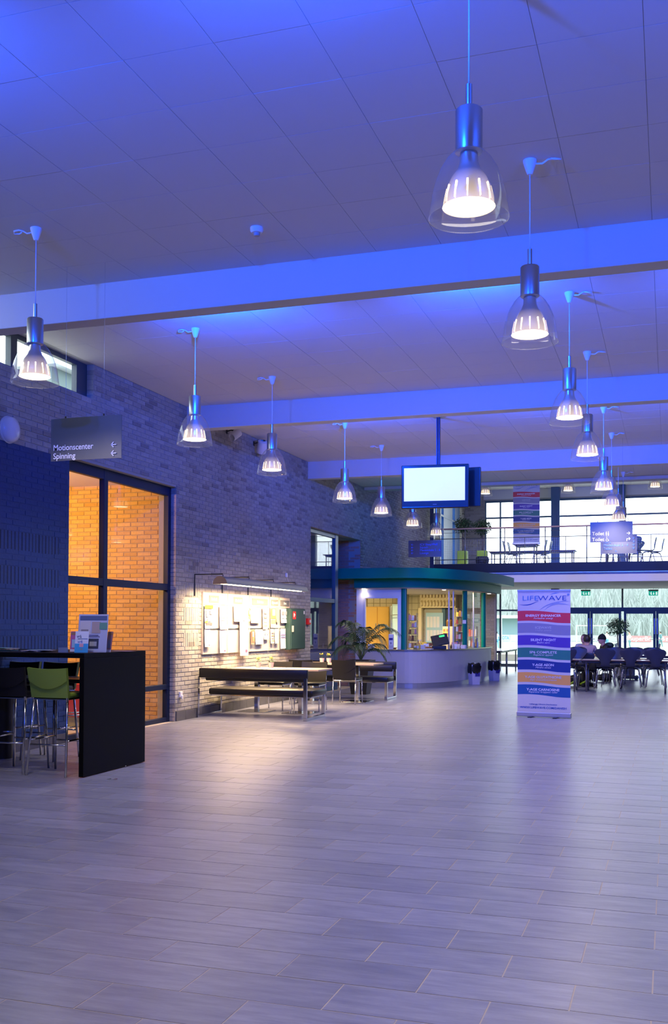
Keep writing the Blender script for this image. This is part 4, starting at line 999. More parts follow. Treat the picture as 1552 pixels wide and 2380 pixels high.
area('trough_light', (-6.60, 16.35, 2.085), (-7.0, 16.35, 1.2), 290, (1, .69, .36), .14, 3.9, 160)
bpy.data.objects['trough_light'].rotation_euler = (0, radians(7), 0)
a = at(664, 1338, 'X', WX); t = thing('wall_sensor', 'tiny white wall sensor with a thin cable above the trough lamp', 'sensor', (WX, a.y, a.z)); MB().rbox(0, .03, -.03, .03, -.03, .05, .005).build('housing', m_white, t); MB().tube([(.02, 0, -.03), (.04, .12, -.16), (.3, .25, -.33)], .004, 5).build('cable', m_white, t)

# ================================================================= BAR TABLE AND STOOLS
bt = thing('bar_table', 'tall black bar table with a solid end panel at the left edge', 'table', (-5.32, 8.54, 0))
MB().rbox(-1.76, 0, 0, 1.21, 1.143, 1.19, .003).build('tabletop', m_black, bt)
MB().rbox(-.05, 0, 0, 1.21, .006, 1.142, .003).build('end_panel', m_black, bt)
MB().rbox(-1.74, -.052, .62, 1.19, .86, .90, .003).build('shelf', mat('shelf_dark_grey', (.05, .05, .055), .3), bt)
MB().cyl(-1.62, .98, 0, .86, .11, 24).build('leg', m_blk, bt, 40)
MB().tube([(-.0, .8, .006), (.004, .8, .02)], .008).build('levelling_foot', m_chrome, bt)
m_lime = mat('lime_leather', (.26, .38, .045), .42, bump=.08, bs=80)
def make_stool(label, loc, rz, back, pad):
    t = thing('bar_stool', label, 'stool', loc, rz, 'bar stools round the tall black table')
    # local: seat centre origin, sitter faces +Y
    legs = (((-.185, -.16, .76), (-.22, -.235, 0)), ((.185, -.16, .76), (.22, -.235, 0)), ((-.175, .19, .74), (-.205, .24, 0)), ((.175, .19, .74), (.205, .24, 0)))
    for (a, b) in legs: MB().tube([a, b], .0125, 10).build('leg', m_chrome, t, True)
    for s in (-1, 1): MB().tube([(s*.187, -.165, .70), (s*.192, -.19, .92)], .0115, 10).build('back_post', m_chrome, t, True)
    def lp(l, z): a, b = l; f = (a[2]-z)/(a[2]-b[2]); return tuple(a[i]+(b[i]-a[i])*f for i in range(3))
    ft = MB()
    for i, j, z in ((0, 1, .30), (0, 2, .34), (1, 3, .34), (2, 3, .30)): ft.tube([lp(legs[i], z), lp(legs[j], z)], .009, 8)
    ft.build('footrest', m_chrome, t, True)
    MB().rbox(-.20, .20, -.17, .23, .745, .80, .02).build('seat', pad, t, 40)
    MB().rbox(-.195, .195, -.18, .22, .733, .746, .003).build('seat_frame', m_chrome, t)
    def slab(y0, th, m, nm, z0=.755, inner=False):
        g = []; g2 = []
        for i in range(9):
            z = z0+(1.035-z0)*i/8; row = []; row2 = []
            for j in range(9):
                u = j/4-1; w = .205+.012*(i/8); dz = .012*u*u*(i/8)
                y = y0-.055*(z-.75)/.28-.018*(1-u*u)
                row.append((u*w, y, z+dz)); row2.append((u*w, y+th, z+dz))
            g.append(row); g2.append(row2[::-1])
        q = MB().sheet(g).sheet(g2)
        A = [g[i][0] for i in range(9)]; B = [g2[i][8] for i in range(9)]; q.sheet([A, B])
        A = [g[i][8] for i in range(9)]; B = [g2[i][0] for i in range(9)]; q.sheet([B, A])
        q.sheet([g[8], g2[8][::-1]]); q.sheet([g2[0][::-1], g[0]])
        q.build(nm, m, t, 50)
    slab(-.18, .03, back, 'backrest')
    if pad is not back: slab(-.148, .012, pad, 'back_pad', .78)
    # raised lap with its curved lower hem on the outside
    g = []
    for i in range(7):
        row = []
        for j in range(13):
            u = j/6-1; zb = .84+.075*u*u; z = zb+(1.034-zb)*i/6
            row.append((u*(.2065+.012*((z-.755)/.28)), -.188-.055*(z-.75)/.28-.018*(1-u*u), z+.012*u*u*((z-.755)/.28)))
        g.append(row)
    g0 = [[(p[0], p[1]+.008, p[2]) for p in g[0]], g[0]]
    MB().sheet(g).sheet(g0).build('back_lap', back, t, 60)
    return t
m_darkgreen = mat('olive_leather', (.075, .11, .02), .5)
make_stool('lime green bar stool in front of the black bar table', (-5.71, 8.74, 0), 0, m_lime, m_lime)
make_stool('black bar stool left of the lime green one, cut by the frame', (-6.21, 8.76, 0), .03, m_leather, m_leather)
x1, x2 = at(152, 1560, 'Y', 9.95).x, at(65, 1560, 'Y', 9.95).x
make_stool('far bar stool with olive back facing us, next to the end panel', (x1, 9.66, 0), pi, m_darkgreen, m_leather)
make_stool('far bar stool with olive back facing us, behind the black stool', (x2, 9.66, 0), pi, m_darkgreen, m_leather)
make_stool('bar stool glimpsed as a pale green strip beside the end panel', (at(190, 1600, 'Y', 11.3).x-.04, 11.2, 0), 2.3, m_lime, m_lime)
make_stool('dark bar stool whose rounded back shows at the left picture edge', (at(-6, 1560, 'Y', 9.9).x-.12, 9.75, 0), 2.8, m_leather, m_leather)
# ---- leaflets on the bar
TZ = 1.191
def slabthing(name, label, cat, x, y, w, h, tilt, rz, m, z=TZ, th=.003):
    t = thing(name, label, cat, (x, y, z), rz)
    mx = Matrix.Rotation(-tilt, 4, 'X'); MB().box(-w/2, w/2, -th/2, th/2, 0.0, h, mx).build('card', m, t)
    cnt = [0]
    def pr(u0, u1, v0, v1, c): cnt[0] += 1; e = .0004*cnt[0]; MB().box(-w/2+w*u0, -w/2+w*u1, -th/2-.0012-e, -th/2-.0002-e, h*v0, h*v1, mx).build('print', mat('ink_%d_%d_%d' % tuple(int(k*100) for k in c), c, .5), t)
    return t, pr, mx
a = at(245, 1513, 'Z', TZ); b = at(178, 1514, 'Z', TZ); hx = (a.x+b.x)/2; hy = 8.86
wA = at(245, 1500, 'Y', hy).x-at(181, 1500, 'Y', hy).x; zA = at(210, 1427, 'Y', hy).z-TZ; xA = (at(245, 1500, 'Y', hy).x+at(181, 1500, 'Y', hy).x)/2
t, pr, mx = slabthing('poster_stand', 'tall clear stand with a pale blue event poster on the bar table', 'poster stand', xA, hy, wA, zA, .13, .12, mat('pale_blue_paper', (.50, .56, .80), .4))
pr(.04, .96, .84, .96, (.10, .15, .32)); pr(.06, .42, .45, .82, (.62, .62, .70)); pr(.10, .35, .48, .60, (.30, .28, .32)); pr(.46, .76, .50, .80, (.40, .33, .33)); pr(.72, .98, .60, .78, (.12, .3, .25)); pr(.36, .72, .10, .36, (.03, .04, .08)); pr(.30, .75, .40, .42, (.1, .1, .25)); pr(.3, .7, .44, .46, (.1, .1, .25)); pr(.42, .66, .16, .28, (.3, .32, .36))
MB().rbox(-wA/2-.006, wA/2+.006, -.03, .05, -.0005, .012, .003).build('acrylic_foot', m_kglass, t)
MB().box(-wA/2-.004, wA/2+.004, -.006, -.004, 0, zA*1.0, mx).build('acrylic_front', glassmat('acrylic', (1, 1, 1), .02), t)
x0, x1 = at(173, 1500, 'Y', 8.72).x, at(204, 1500, 'Y', 8.72).x
t, pr, mx = slabthing('leaflet', 'white and cyan leaflet marked vrå leaning on the poster stand', 'leaflet', (x0+x1)/2, 8.72, x1-x0, at(190, 1467, 'Y', 8.72).z-TZ, .10, .0, mat('leaflet_white', (.62, .68, .85), .5))
pr(0, 1, 0, .42, (.05, .35, .75)); pr(.35, .65, .26, .42, (.65, .35, .45)); pr(.45, .6, .12, .2, (.2, .3, .35)); pr(0.2, .95, .64, .66, (.2, .3, .6))
text('lettering', 'vrå', .042, mat('print_dark_blue', (.04, .06, .2), .5), t, (-.035, -.022, .145), bold=.0005)
for px0, px1, rz, lb, cc in ((162, 176, .35, 'magenta picture leaflet left of the poster stand', (.35, .08, .22)), (242, 256, -.3, 'dark red and grey leaflet right of the poster stand', (.25, .12, .14))):
    x0, x1 = at(px0, 1500, 'Y', 8.95).x, at(px1, 1500, 'Y', 8.95).x
    t, pr, mx = slabthing('leaflet', lb, 'leaflet', (x0+x1)/2, 8.97, (x1-x0)*1.1, at(170, 1467, 'Y', 8.95).z-TZ, .16, rz, mat('leaflet_c%d' % px0, cc, .5))
    pr(.05, .95, .82, .96, (.25, .12, .05)); pr(.2, .8, .2, .6, (.25, .4, .55) if px0 < 200 else (.12, .14, .2)); pr(.0, 1, 0, .12, (.5, .5, .55))
x0, x1 = at(136, 1512, 'Y', 8.62).x, at(157, 1512, 'Y', 8.62).x
t = thing('card_holder', 'small clear card holder left of the cyan leaflet', 'card holder', ((x0+x1)/2, 8.62, TZ)); w = (x1-x0)/2
MB().rbox(-w, w, -.02, .02, 0, .055, .003).build('holder', glassmat('acrylic_b', (.9, .95, 1), .12), t); MB().box(-w+.004, w-.004, -.01, .01, .002, .05).build('card', mat('card_bluegrey', (.30, .36, .55), .5), t)
def papers(label, px0, px1, Y, n, cols, name, thick=.004):
    x0, x1 = at(px0, 1510, 'Y', Y).x, at(px1, 1510, 'Y', Y).x; t = thing(name, label, 'magazines', ((x0+x1)/2, Y, TZ))
    for k in range(n):
        mx = Matrix.Translation((random.uniform(-1, 1)*(x1-x0)*.22, random.uniform(-.04, .04), .0005+k*(thick+.0006))) @ Matrix.Rotation(random.uniform(-.5, .5), 4, 'Z')
        MB().rbox(-.105, .105, -.075, .075, 0, thick, .0012, mx, 1).build('magazine', mat('mag_%d_%s' % (k % len(cols), name), cols[k % len(cols)], .45), t)
papers('pile of magazines at the far left of the bar top', -20, 34, 8.95, 7, [(.10, .28, .3), (.35, .33, .4), (.15, .3, .28), (.4, .35, .3)], 'magazine_pile')
papers('loose leaflets spread along the bar top', 50, 128, 8.78, 7, [(.40, .40, .65), (.25, .25, .45), (.10, .22, .30), (.45, .42, .6)], 'leaflet_spread', .0025)
papers('flat reddish flyers lying right of the poster stand', 262, 300, 9.30, 2, [(.30, .10, .12), (.3, .2, .3)], 'flyer_sheets', .0015)
a = at(260, 1812, 'Z', 0); t = thing('floor_scrap', 'tiny red and green scrap on the floor below the bar end panel', 'scrap', (a.x, a.y, .0005))
MB().add([(0, 0, .001), (.05, .01, .012), (.045, .03, .003)], [(0, 1, 2)]).build('red_piece', mat('scrap_red', (.5, .05, .03), .5), t); MB().add([(-.06, 0, .001), (-.01, .005, .01), (-.02, .02, .002)], [(0, 1, 2)]).build('green_piece', mat('scrap_green', (.02, .2, .08), .5), t)

# ================================================================= BENCHES, DINING TABLES, CHAIRS
def make_bench(label, x0, x1, yb, yf, zb):
    """yb: y of the back side, yf: front"""
    s = 1 if yf > yb else -1; t = thing('bench', label, 'bench', ((x0+x1)/2, yb, 0)); L = (x1-x0)/2; D = abs(yf-yb)
    f = lambda y: s*y
    def yy(a, b): return (min(f(a), f(b)), max(f(a), f(b)))
    m = MB(); y = yy(.0, .075); m.rbox(-L+.02, L-.0, *y, zb-.155, zb, .02); m.build('backrest', m_leather, t, 40)
    m = MB(); y = yy(.07, .13); m.rbox(-L+.1, L-.06, *y, zb-.20, zb-.07, .02); m.build('back_cushion', m_leather, t, 40)
    y = yy(.24, D+.02); MB().rbox(-L+.08, L+.01, *y, .355, .455, .025).build('seat', m_leather, t, 40)
    for k in (-L+.0, L-.06):
        q = MB()
        for a in ((.0, .045, .045, zb-.13), (D-.045, D, .045, .36), (.0, D, 0, .045)): yv = yy(a[0], a[1]); q.rbox(k, k+.02 if k < 0 else k+.055, *yv, a[2]+.001, a[3], .003)
        q.build('end_frame', m_chrome, t)
    y = yy(.25, D-.05); MB().rbox(-L+.02, L-.02, *y, .335, .355, .003).build('seat_rail', m_chrome, t)
    return t
make_bench('black bench with chrome frame, its back towards us, in front of the boards', -7.09, -5.25, 14.68, 15.58, .785)
make_bench('black bench with chrome frame facing us, in front of the palm', -7.09, -5.24, 20.05, 19.33, .735)
def dtable(label, x0, x1, y0, y1, px, py):
    t = thing('dining_table', label, 'table', (px, py, 0)); 
    MB().rbox(x0-px, x1-px, y0-py, y1-py, .712, .74, .004).build('tabletop', m_wood, t)
    MB().rbox(-.25, .25, -.25, .25, .001, .014, .003).build('base_plate', m_chrome, t)
    MB().rbox(-.035, .035, -.035, .035, .014, .70, .004).build('column', m_chrome, t); MB().rbox(-.17, .17, -.17, .17, .70, .712, .003).build('top_plate', m_blk, t)
    return t
dtable('beech table by the brick wall, left half of the near pair', -7.06, -6.26, 15.74, 16.44, -6.66, 16.10)
dtable('beech table, right half of the near pair with the long edge', -6.24, -5.43, 15.74, 16.44, -5.84, 16.02)
dtable('far beech table nearest the window, left half of the far pair', -7.06, -6.20, 18.45, 19.15, -6.62, 18.80)
dtable('far beech table with the free corner, right half of the far pair', -6.18, -5.27, 18.45, 19.15, -5.69, 18.80)
def make_chair(label, loc, rz):
    t = thing('dining_chair', label, 'chair', loc, rz, 'black leather dining chairs')
    W_ = .215
    for a, b in (((-W_, -.20, .44), (-W_-.005, -.245, 0)), ((W_, -.20, .44), (W_+.005, -.245, 0)), ((-W_, .20, .43), (-W_-.005, .225, 0)), ((W_, .20, .43), (W_+.005, .225, 0))):
        MB().tube([a, b], [.013, .010], 10).build('leg', m_chrome, t, True)
    for s in (-1, 1): MB().tube([(s*W_, -.20, .40), (s*(W_+.002), -.225, .60)], .011, 8).build('back_post', m_chrome, t, True)
    MB().rbox(-.225, .225, -.21, .235, .452, .488, .014).build('seat', m_leather, t, 40)
    MB().rbox(-.22, .22, -.215, .225, .434, .452, .004).build('seat_frame', m_chrome, t)
    g, g2 = [], []
    for i in range(9):
        z = .465+.355*i/8; r, r2 = [], []
        for j in range(9):
            u = j/4-1; w = .222+.006*i/8; y = -.215-.06*(z-.46)/.36-.02*(1-u*u); dz = .010*u*u*i/8
            r.append((u*w, y, z+dz)); r2.append((u*w, y+.028, z+dz))
        g.append(r); g2.append(r2[::-1])
    q = MB().sheet(g).sheet(g2); q.sheet([[r[0] for r in g], [r[8] for r in g2]]); q.sheet([[r[0] for r in g2], [r[8] for r in g]]); q.sheet([g[8], g2[8][::-1]]); q.sheet([g2[0][::-1], g[0]])
    q.build('backrest', m_leather, t, 50)
    g = []
    for i in range(7):
        row = []
        for j in range(13):
            u = j/6-1; zb = .585+.12*u*u; z = zb+(.818-zb)*i/6
            row.append((u*(.2235+.006*((z-.465)/.355)), -.222-.06*(z-.46)/.36-.02*(1-u*u), z+.010*u*u*((z-.465)/.355)))
        g.append(row)
    MB().sheet(g).sheet([[(p[0], p[1]+.007, p[2]) for p in g[0]], g[0]]).build('back_lap', m_leather, t, 60)
    return t
c0 = make_chair('black leather chair near the brick wall behind the near table, facing us', (-6.50, 16.55, 0), pi)
dup(c0, (-5.86, 16.56, 0), pi+.05, 'black leather chair at the free end of the near table, facing us')
dup(c0, (-5.715, 18.24, 0), 0, 'black leather chair showing its back at the far table')
dup(c0, (-6.47, 17.98, 0), .04, 'black leather chair half hidden behind the chair facing us')
# ---- small potted plants on the tables
m_pot = mat('pale_pink_pot', (.62, .50, .47), .5); m_leafy = mat('leaf_green', (.06, .16, .03), .5); m_yel = mat('flower_yellow', (.75, .62, .08), .6)
def potplant(label, x, y, z, s=1.0):
    t = thing('potted_flower', label, 'plant', (x, y, z), random.uniform(0, 6), 'small yellow flower pots on the tables')
    MB().lathe([(0, 0), (.034*s, 0), (.046*s, .085*s), (.042*s, .085*s), (.040*s, .07*s), (0, .07*s)], seg=16).build('pot', m_pot, t, 40)
    q = MB()
    for k in range(46):
        w = random.uniform(0, 2*pi); e = random.uniform(.1, 1.4); r = random.uniform(.03, .06)*s; c = Vector((cos(w)*cos(e)*r, sin(w)*cos(e)*r, .085*s+sin(e)*r*1.2))
        d = Vector((cos(w), sin(w), .3)).normalized()*.016*s; n = Vector((-sin(w), cos(w), 0))*.009*s
        q.add([c-d, c+n, c+d, c-n], [(0, 1, 2, 3)])
    q.build('foliage', m_leafy, t)['kind'] = 'stuff'
    for k in range(7):
        w = 2*pi*k/7+random.random(); r = random.uniform(.0, .04)*s; MB().ell((cos(w)*r, sin(w)*r, .155*s+random.uniform(-.02, .015)), (.012*s, .012*s, .008*s), 7, 4).build('blossom', m_yel, t, True)
    return t
for px, Y, lb in ((600, 16.12, 'small yellow-flowered pot, leftmost on the near table'), (630, 16.18, 'small yellow-flowered pot, second on the near table'), (748, 18.72, 'small yellow-flowered pot, left of the two on the far table'), (764, 18.76, 'small yellow-flowered pot, right of the two on the far table')):
    potplant(lb, at(px, 1545, 'Y', Y).x, Y, .7405, 1.08)

# ================================================================= PALM
pm = thing('potted_palm', 'feathery palm in a tapered black planter beside the kiosk', 'plant', (-6.27, 20.95, 0))
m_planter = mat('planter_black', (.015, .015, .018), .35); m_palm = mat('palm_green', (.035, .075, .025), .45); m_pstem = mat('palm_stem', (.09, .12, .04), .5)
q = MB(); b0, b1 = .165, .255
q.add([(-b0, -b0, 0), (b0, -b0, 0), (b0, b0, 0), (-b0, b0, 0), (-b1, -b1, .73), (b1, -b1, .73), (b1, b1, .73), (-b1, b1, .73), (-b1+.03, -b1+.03, .73), (b1-.03, -b1+.03, .73), (b1-.03, b1-.03, .73), (-b1+.03, b1-.03, .73), (-b1+.03, -b1+.03, .69), (b1-.03, -b1+.03, .69), (b1-.03, b1-.03, .69), (-b1+.03, b1-.03, .69)],
      [(0, 3, 2, 1), (0, 1, 5, 4), (1, 2, 6, 5), (2, 3, 7, 6), (3, 0, 4, 7), (4, 5, 9, 8), (5, 6, 10, 9), (6, 7, 11, 10), (7, 4, 8, 11), (8, 9, 13, 12), (9, 10, 14, 13), (10, 11, 15, 14), (11, 8, 12, 15)])
q.build('planter', m_planter, pm); MB().rbox(-.225, .225, -.225, .225, .66, .70, .01).build('soil', m_soil, pm)
def frond(parent, ang, reach, rise, droop, nl, ll, base=(0, 0, .69), w=.019):
    P = []; n = 16
    for i in range(n+1):
        s = i/n; r = reach*(s**1.15); z = rise*(1-(1-s)**1.9)-droop*s**2.6
        P.append(Vector((base[0]+cos(ang)*r, base[1]+sin(ang)*r, base[2]+z)))
    o = MB().tube(P, [.008*(1-.75*i/n) for i in range(n+1)], 6).build('frond', m_pstem, parent, True)
    q = MB()
    for k in range(nl):
        s = .26+.72*k/nl; f = s*n; i = int(f); p = P[i].lerp(P[min(i+1, n)], f-i); t = (P[min(i+1, n)]-P[i]).normalized()
        side = t.cross(Vector((0, 0, 1))).normalized()
        for sg in (-1, 1):
            L = ll*(sin(pi*(s-.1)*.95)**.6 if s < .99 else .4)*random.uniform(.85, 1.1)
            d = (side*sg*.72+t*.62+Vector((0, 0, -.18))).normalized(); m1 = p+d*L*.5; m2 = p+d*L*.95+Vector((0, 0, -L*.35)); wv = t.cross(d).normalized()*0+t*w
            q.add([p-wv*.3, p+wv*.3, m1+wv*.5, m2, m1-wv*.5], [(0, 1, 2, 4), (4, 2, 3)])
    q.build('leaflet', m_palm, o)['kind'] = 'stuff'
random.seed(11)
for ang, reach, rise, droop in ((.05, .85, .98, .38), (.5, .62, 1.02, .3), (2.95, .52, .98, .18), (3.35, .70, .80, .45), (2.3, .5, 1.02, .25), (4.3, .45, .85, .4), (5.2, .5, .95, .3), (5.9, .72, .62, .42), (3.7, .62, .55, .38), (1.4, .5, .9, .35), (4.9, .35, .6, .35), (.25, .55, .5, .45), (3.1, .42, .75, .42), (6.1, .6, .85, .5), (2.7, .6, .6, .5), (4.0, .4, 1.0, .15)):
    frond(pm, ang, reach, rise, droop, 24, .27)

# ================================================================= WASTE BINS
def bin_(label, x, y, rz, s=1):
    t = thing('waste_bin', label, 'bin', (x, y, 0), rz, 'white bins with black bags at the kiosk')
    m = mat('bin_white', (.62, .58, .68), .4); q = MB(); a, b = .105, .135
    q.add([(-a, -a*.8, 0.001), (a, -a*.8, 0.001), (a, a*.8, 0.001), (-a, a*.8, 0.001), (-b, -b*.8, .50), (b, -b*.8, .50), (b, b*.8, .50), (-b, b*.8, .50)], [(0, 3, 2, 1), (4, 5, 6, 7), (0, 1, 5, 4), (1, 2, 6, 5), (2, 3, 7, 6), (3, 0, 4, 7)])
    q.build('body', m, t)
    q = MB(); seg = 26; rows = 9; g = []
    for i in range(rows):
        z = [.275, .285, .34, .42, .48, .52, .535, .50, .40][i]; r = [1.0, 1.09, 1.22, 1.25, 1.24, 1.16, 1.05, .93, .85][i]; row = []
        for k in range(seg+1):
            w = 2*pi*(k % seg)/seg; sq = 1/max(abs(cos(w)), abs(sin(w)))**.6; rr = .125*r*sq*(1+.035*sin(5*w+i*1.1)+.03*sin(11*w-i)); zz = z+.014*sin(5*w)*(i < 3)+.010*sin(5*w+1)*(3 < i < 7)
            row.append((rr*cos(w), rr*.82*sin(w), zz))
        g.append(row)
    MB().sheet(g).build('bin_bag', mat('black_bag', (.008, .008, .010), .22), t, True)
    MB().rbox(-.035, .095, -.113, -.107, .21, .30, .002).build('sticker', mat('navy_print', (.04, .03, .25), .5), t)
    for k in range(4): MB().ell((-.05+k*.035, -.02*(k % 2), .50+.012*(k % 3)), (.03, .025, .02), 7, 5).build('rubbish', mat('rubbish_%d' % (k % 2), ((.6, .6, .62), (.55, .25, .1))[k % 2], .6), t, True)
bin_('white waste bin with black bag in front of the kiosk counter', -4.63, 25.35, .75); bin_('white waste bin with black bag at the far corner of the kiosk', -4.45, 27.3, .9)

# ================================================================= ROLL-UP BANNER
def zb(y): return (2310-y)/2080*2.055
BWD = .85
def fit(o, width):
    xs = [v.co.x for v in o.data.vertices]; d = (max(xs)-min(xs))*o.scale.x if xs else 0
    if d > 0: o.scale.x *= width/d
def make_banner(label, loc, rz):
    t = thing('roll_up_banner', label, 'banner', loc, rz, 'striped roll-up banners')
    m_ban = mat('banner_fabric', (.58, .57, .66), .55); m_al = mat('banner_aluminium', (.52, .53, .62), .35, .7)
    MB().rbox(-.437, .437, -.05, .05, .012, .085, .012).build('base_cassette', m_al, t); MB().rbox(-.44, .44, -.055, .055, .010, .016, .002).build('base_strip', m_chrome, t)
    for x in (-.20, .20): MB().rbox(x-.03, x+.03, -.16, .16, 0, .012, .003).build('foot', m_blk, t)
    MB().box(-BWD/2, BWD/2, -.002, .002, .08, 2.03).build('fabric', m_ban, t)
    MB().rbox(-.43, .43, -.010, .010, 2.025, 2.056, .004).build('top_rail', m_al, t); MB().tube([(0, .03, .03), (0, .03, 2.04)], .01).build('support_pole', m_chrome, t)
    def wave(u): return 33*(u*u*(3-2*u))-13*sin(pi*min(u/.75, 1))
    def band(y0, y1, col, col2=None):
        g = [[(-BWD/2+BWD*j/24, -.0032, zb(y0+(y1-y0)*i/2+wave(j/24))) for j in range(25)] for i in (2, 1, 0)]
        MB().sheet(g).build('colour_band', mat('band_%d' % y0, col, .5), t)
    bands = [(578, 742, (.62, .03, .06), 'ENERGY ENHANCER', .57, 'Forbedrer energi', .31, .487, 652, 695, 1), (778, 940, (.24, .24, .42), 'ICEWAVE', .26, 'Lindrer smerte', .26, .49, 848, 890, .6),
             (978, 1140, (.075, .035, .42), 'SILENT NIGHT', .41, 'Bedre søvn', .21, .49, 1048, 1092, 1), (1182, 1340, (.015, .18, .17), 'SP6 COMPLETE', .44, 'Regulerer appetit', .32, .488, 1250, 1292, .8),
             (1380, 1540, (.004, .030, .26), 'Y-AGE AEON', .35, 'Mindre stress', .25, .488, 1455, 1497, 1), (1585, 1745, (.78, .38, .09), 'Y-AGE GLUTATHIONE', .59, 'Øger antioxidantniveauet', .43, .488, 1655, 1697, .7),
             (1785, 1945, (.003, .085, .36), 'Y-AGE CARNOSINE', .53, 'Reparerer kroppens celler', .47, .485, 1858, 1897, 1)]
    for y0, y1, c, s1, w1, s2, w2, u, c1, c2, br in bands:
        band(y0, y1, c); lt = mat('band_text_%d' % int(br*10), (.60*br+.1, .58*br+.12, .80*br+.1), .5)
        o = text('lettering', s1, .053, lt, t, (BWD*(u-.5), -.0045, zb(c1)-.019), align='CENTER', bold=.0013); fit(o, w1)
        o = text('lettering', s2, .040, lt, t, (BWD*(u-.5), -.0045, zb(c2)-.014), align='CENTER', shear=.3); fit(o, w2)
    lb = mat('logo_blue', (.005, .06, .42), .4); lg = mat('logo_mid_blue', (.05, .20, .62), .4)
    o = text('lettering', 'LIFE', .110, lg, t, (-.353, -.0045, zb(405)), bold=-.001); fit(o, .255)
    o = text('lettering', 'WAVE', .110, lb, t, (-.095, -.0045, zb(405)), bold=-.001); fit(o, .455)
    text('lettering', '®', .05, lg, t, (.372, -.0045, zb(330)))
    def swoosh(pts, wd, m, nm='swoosh'):
        g0, g1 = [], []
        n = len(pts)
        for i, (x, y) in enumerate(pts):
            h = wd*sin(pi*i/(n-1))+.0008; X = -BWD/2+BWD*(x-175)/853; g0.append((X, -.0040, zb(y)-h)); g1.append((X, -.0040, zb(y)+h))
        MB().sheet([g0, g1]).build(nm, m, t)
    swoosh([(200, 470), (270, 480), (340, 478), (400, 465), (455, 440), (520, 415)], .006, lb)
    swoosh([(700, 312), (740, 298), (790, 287), (850, 282)], .004, lg)
    ls = mat('swoosh_pale', (.26, .32, .62), .5)
    swoosh([(520, 572), (580, 525), (650, 485), (730, 455), (830, 432), (940, 420), (1020, 418)], .008, ls)
    swoosh([(600, 575), (660, 520), (740, 475), (840, 455), (940, 465), (1020, 485)], .009, ls)
    swoosh([(160, 2150), (230, 2150), (300, 2160), (370, 2180)], .004, ls)
    o = text('lettering', 'Uafhængig Lifewave Distributører', .03, lb, t, (-.01, -.0045, zb(2107)), align='CENTER', bold=.0002); fit(o, .45)
    o = text('lettering', 'WWW.LIFEWAVE.COM/DANISH', .045, lb, t, (-.01, -.0045, zb(2168)), align='CENTER', bold=.0008); fit(o, .745)
    return t
ban = make_banner('tall lilac roll-up banner with coloured stripes standing on the hall floor', (-1.92, 16.675, 0), -.088)

# ================================================================= SHELL CHAIRS (cafeteria, balcony)
m_shell = mat('shell_slate_blue', (.030, .034, .060), .38); m_tleg = mat('table_leg_grey', (.30, .27, .28), .3, .8)
def shell_mesh(name, m):
    rows = [(.415, .235, .17), (.44, .19, .20), (.435, .05, .205), (.43, -.08, .18), (.44, -.155, .125), (.475, -.195, .092), (.55, -.215, .094), (.62, -.225, .14), (.69, -.24, .195), (.75, -.255, .222), (.80, -.265, .215), (.835, -.275, .17), (.852, -.28, .09)]
    g, g2 = [], []
    for i, (z, y, w) in enumerate(rows):
        r, r2 = [], []
        for j in range(9):
            u = j/4-1; b = .028*u*u if i > 5 else 0; c = .012*u*u if i <= 5 else 0
            r.append((u*w, y+b, z+c)); r2.append((u*w, y+b+(.011 if i > 4 else 0), z+c+(.011 if i <= 5 else 0)))
        g.append(r); g2.append(r2[::-1])
    q = MB().sheet(g).sheet(g2); q.sheet([[r[0] for r in g], [r[8] for r in g2]]); q.sheet([[r[8] for r in g], [r[0] for r in g2]]); q.sheet([g[-1], g2[-1][::-1]]); q.sheet([g[0], g2[0][::-1]])
    return q.mesh(name, m, 50)
def make_shell_chair(label, loc, rz, m=m_shell, group='dark shell chairs hung on the cafeteria tables', legm=m_chrome):
    t = thing('shell_chair', label, 'chair', loc, rz, group)
    child(shell_mesh('shell', m), 'shell', t)
    for sx in (-1, 1):
        for sy, yb in ((1, .22), (-1, -.24)):
            MB().tube([(sx*.03, .02*sy, .415), (sx*.13, .10*sy, .40), (sx*.165, .14*sy, .37), (sx*.215, yb, .0)], .0105, 8).build('leg', legm, t, True)
    MB().rbox(-.06, .06, -.08, .08, .40, .425, .006).build('seat_plate', m_blk, t)
    return t
# ---- cafeteria tables (long, thin tubular legs)
def make_ctable(label, x0, x1, y0, y1, ztop=.715, top=None, group='cafeteria tables'):
    cx_, cy_ = (x0+x1)/2, (y0+y1)/2; L, D = (x1-x0)/2, (y1-y0)/2
    t = thing('cafeteria_table', label, 'table', (cx_, cy_, 0), 0, group)
    MB().rbox(-L, L, -D, D, ztop-.024, ztop, .003).build('tabletop', top or mat('tabletop_white', (.72, .68, .66), .22), t)
    MB().rbox(-L-.002, L+.002, -D-.003, -D, ztop-.024, ztop-.001, .001).build('edge_strip', mat('table_edge_brown', (.16, .07, .05), .5), t)
    MB().rbox(-L+.06, L-.06, -D+.05, D-.05, ztop-.07, ztop-.025, .005).build('frame', m_blk, t)
    for sx in (-1, 1):
        for sy in (-1, 1): MB().tube([(sx*(L-.11), sy*(D-.05), ztop-.03), (sx*(L-.11), sy*(D-.05), .0)], .019, 10).build('leg', m_tleg, t, True)
    return t
ctab = [('cafeteria table mostly hidden behind the floor banner', -3.25, -1.92, 23.46, 24.16), ('long white cafeteria table of the nearest row', -1.88, .02, 23.46, 24.16),
        ('cafeteria table of the nearest row at the right picture edge', .06, 1.5, 23.46, 24.16), ('cafeteria table where the two men sit', -3.0, -1.76, 25.55, 26.2),
        ('cafeteria table of the second row, with the flower vase', -1.2, .6, 24.9, 25.55), ('white cafeteria table of the third row', -1.6, .4, 27.6, 28.3), ('narrow cafeteria table standing lengthwise, pale chairs hung on both sides', -1.12, -.55, 28.7, 30.6)]
for l, *a in ctab: make_ctable(l, *a)
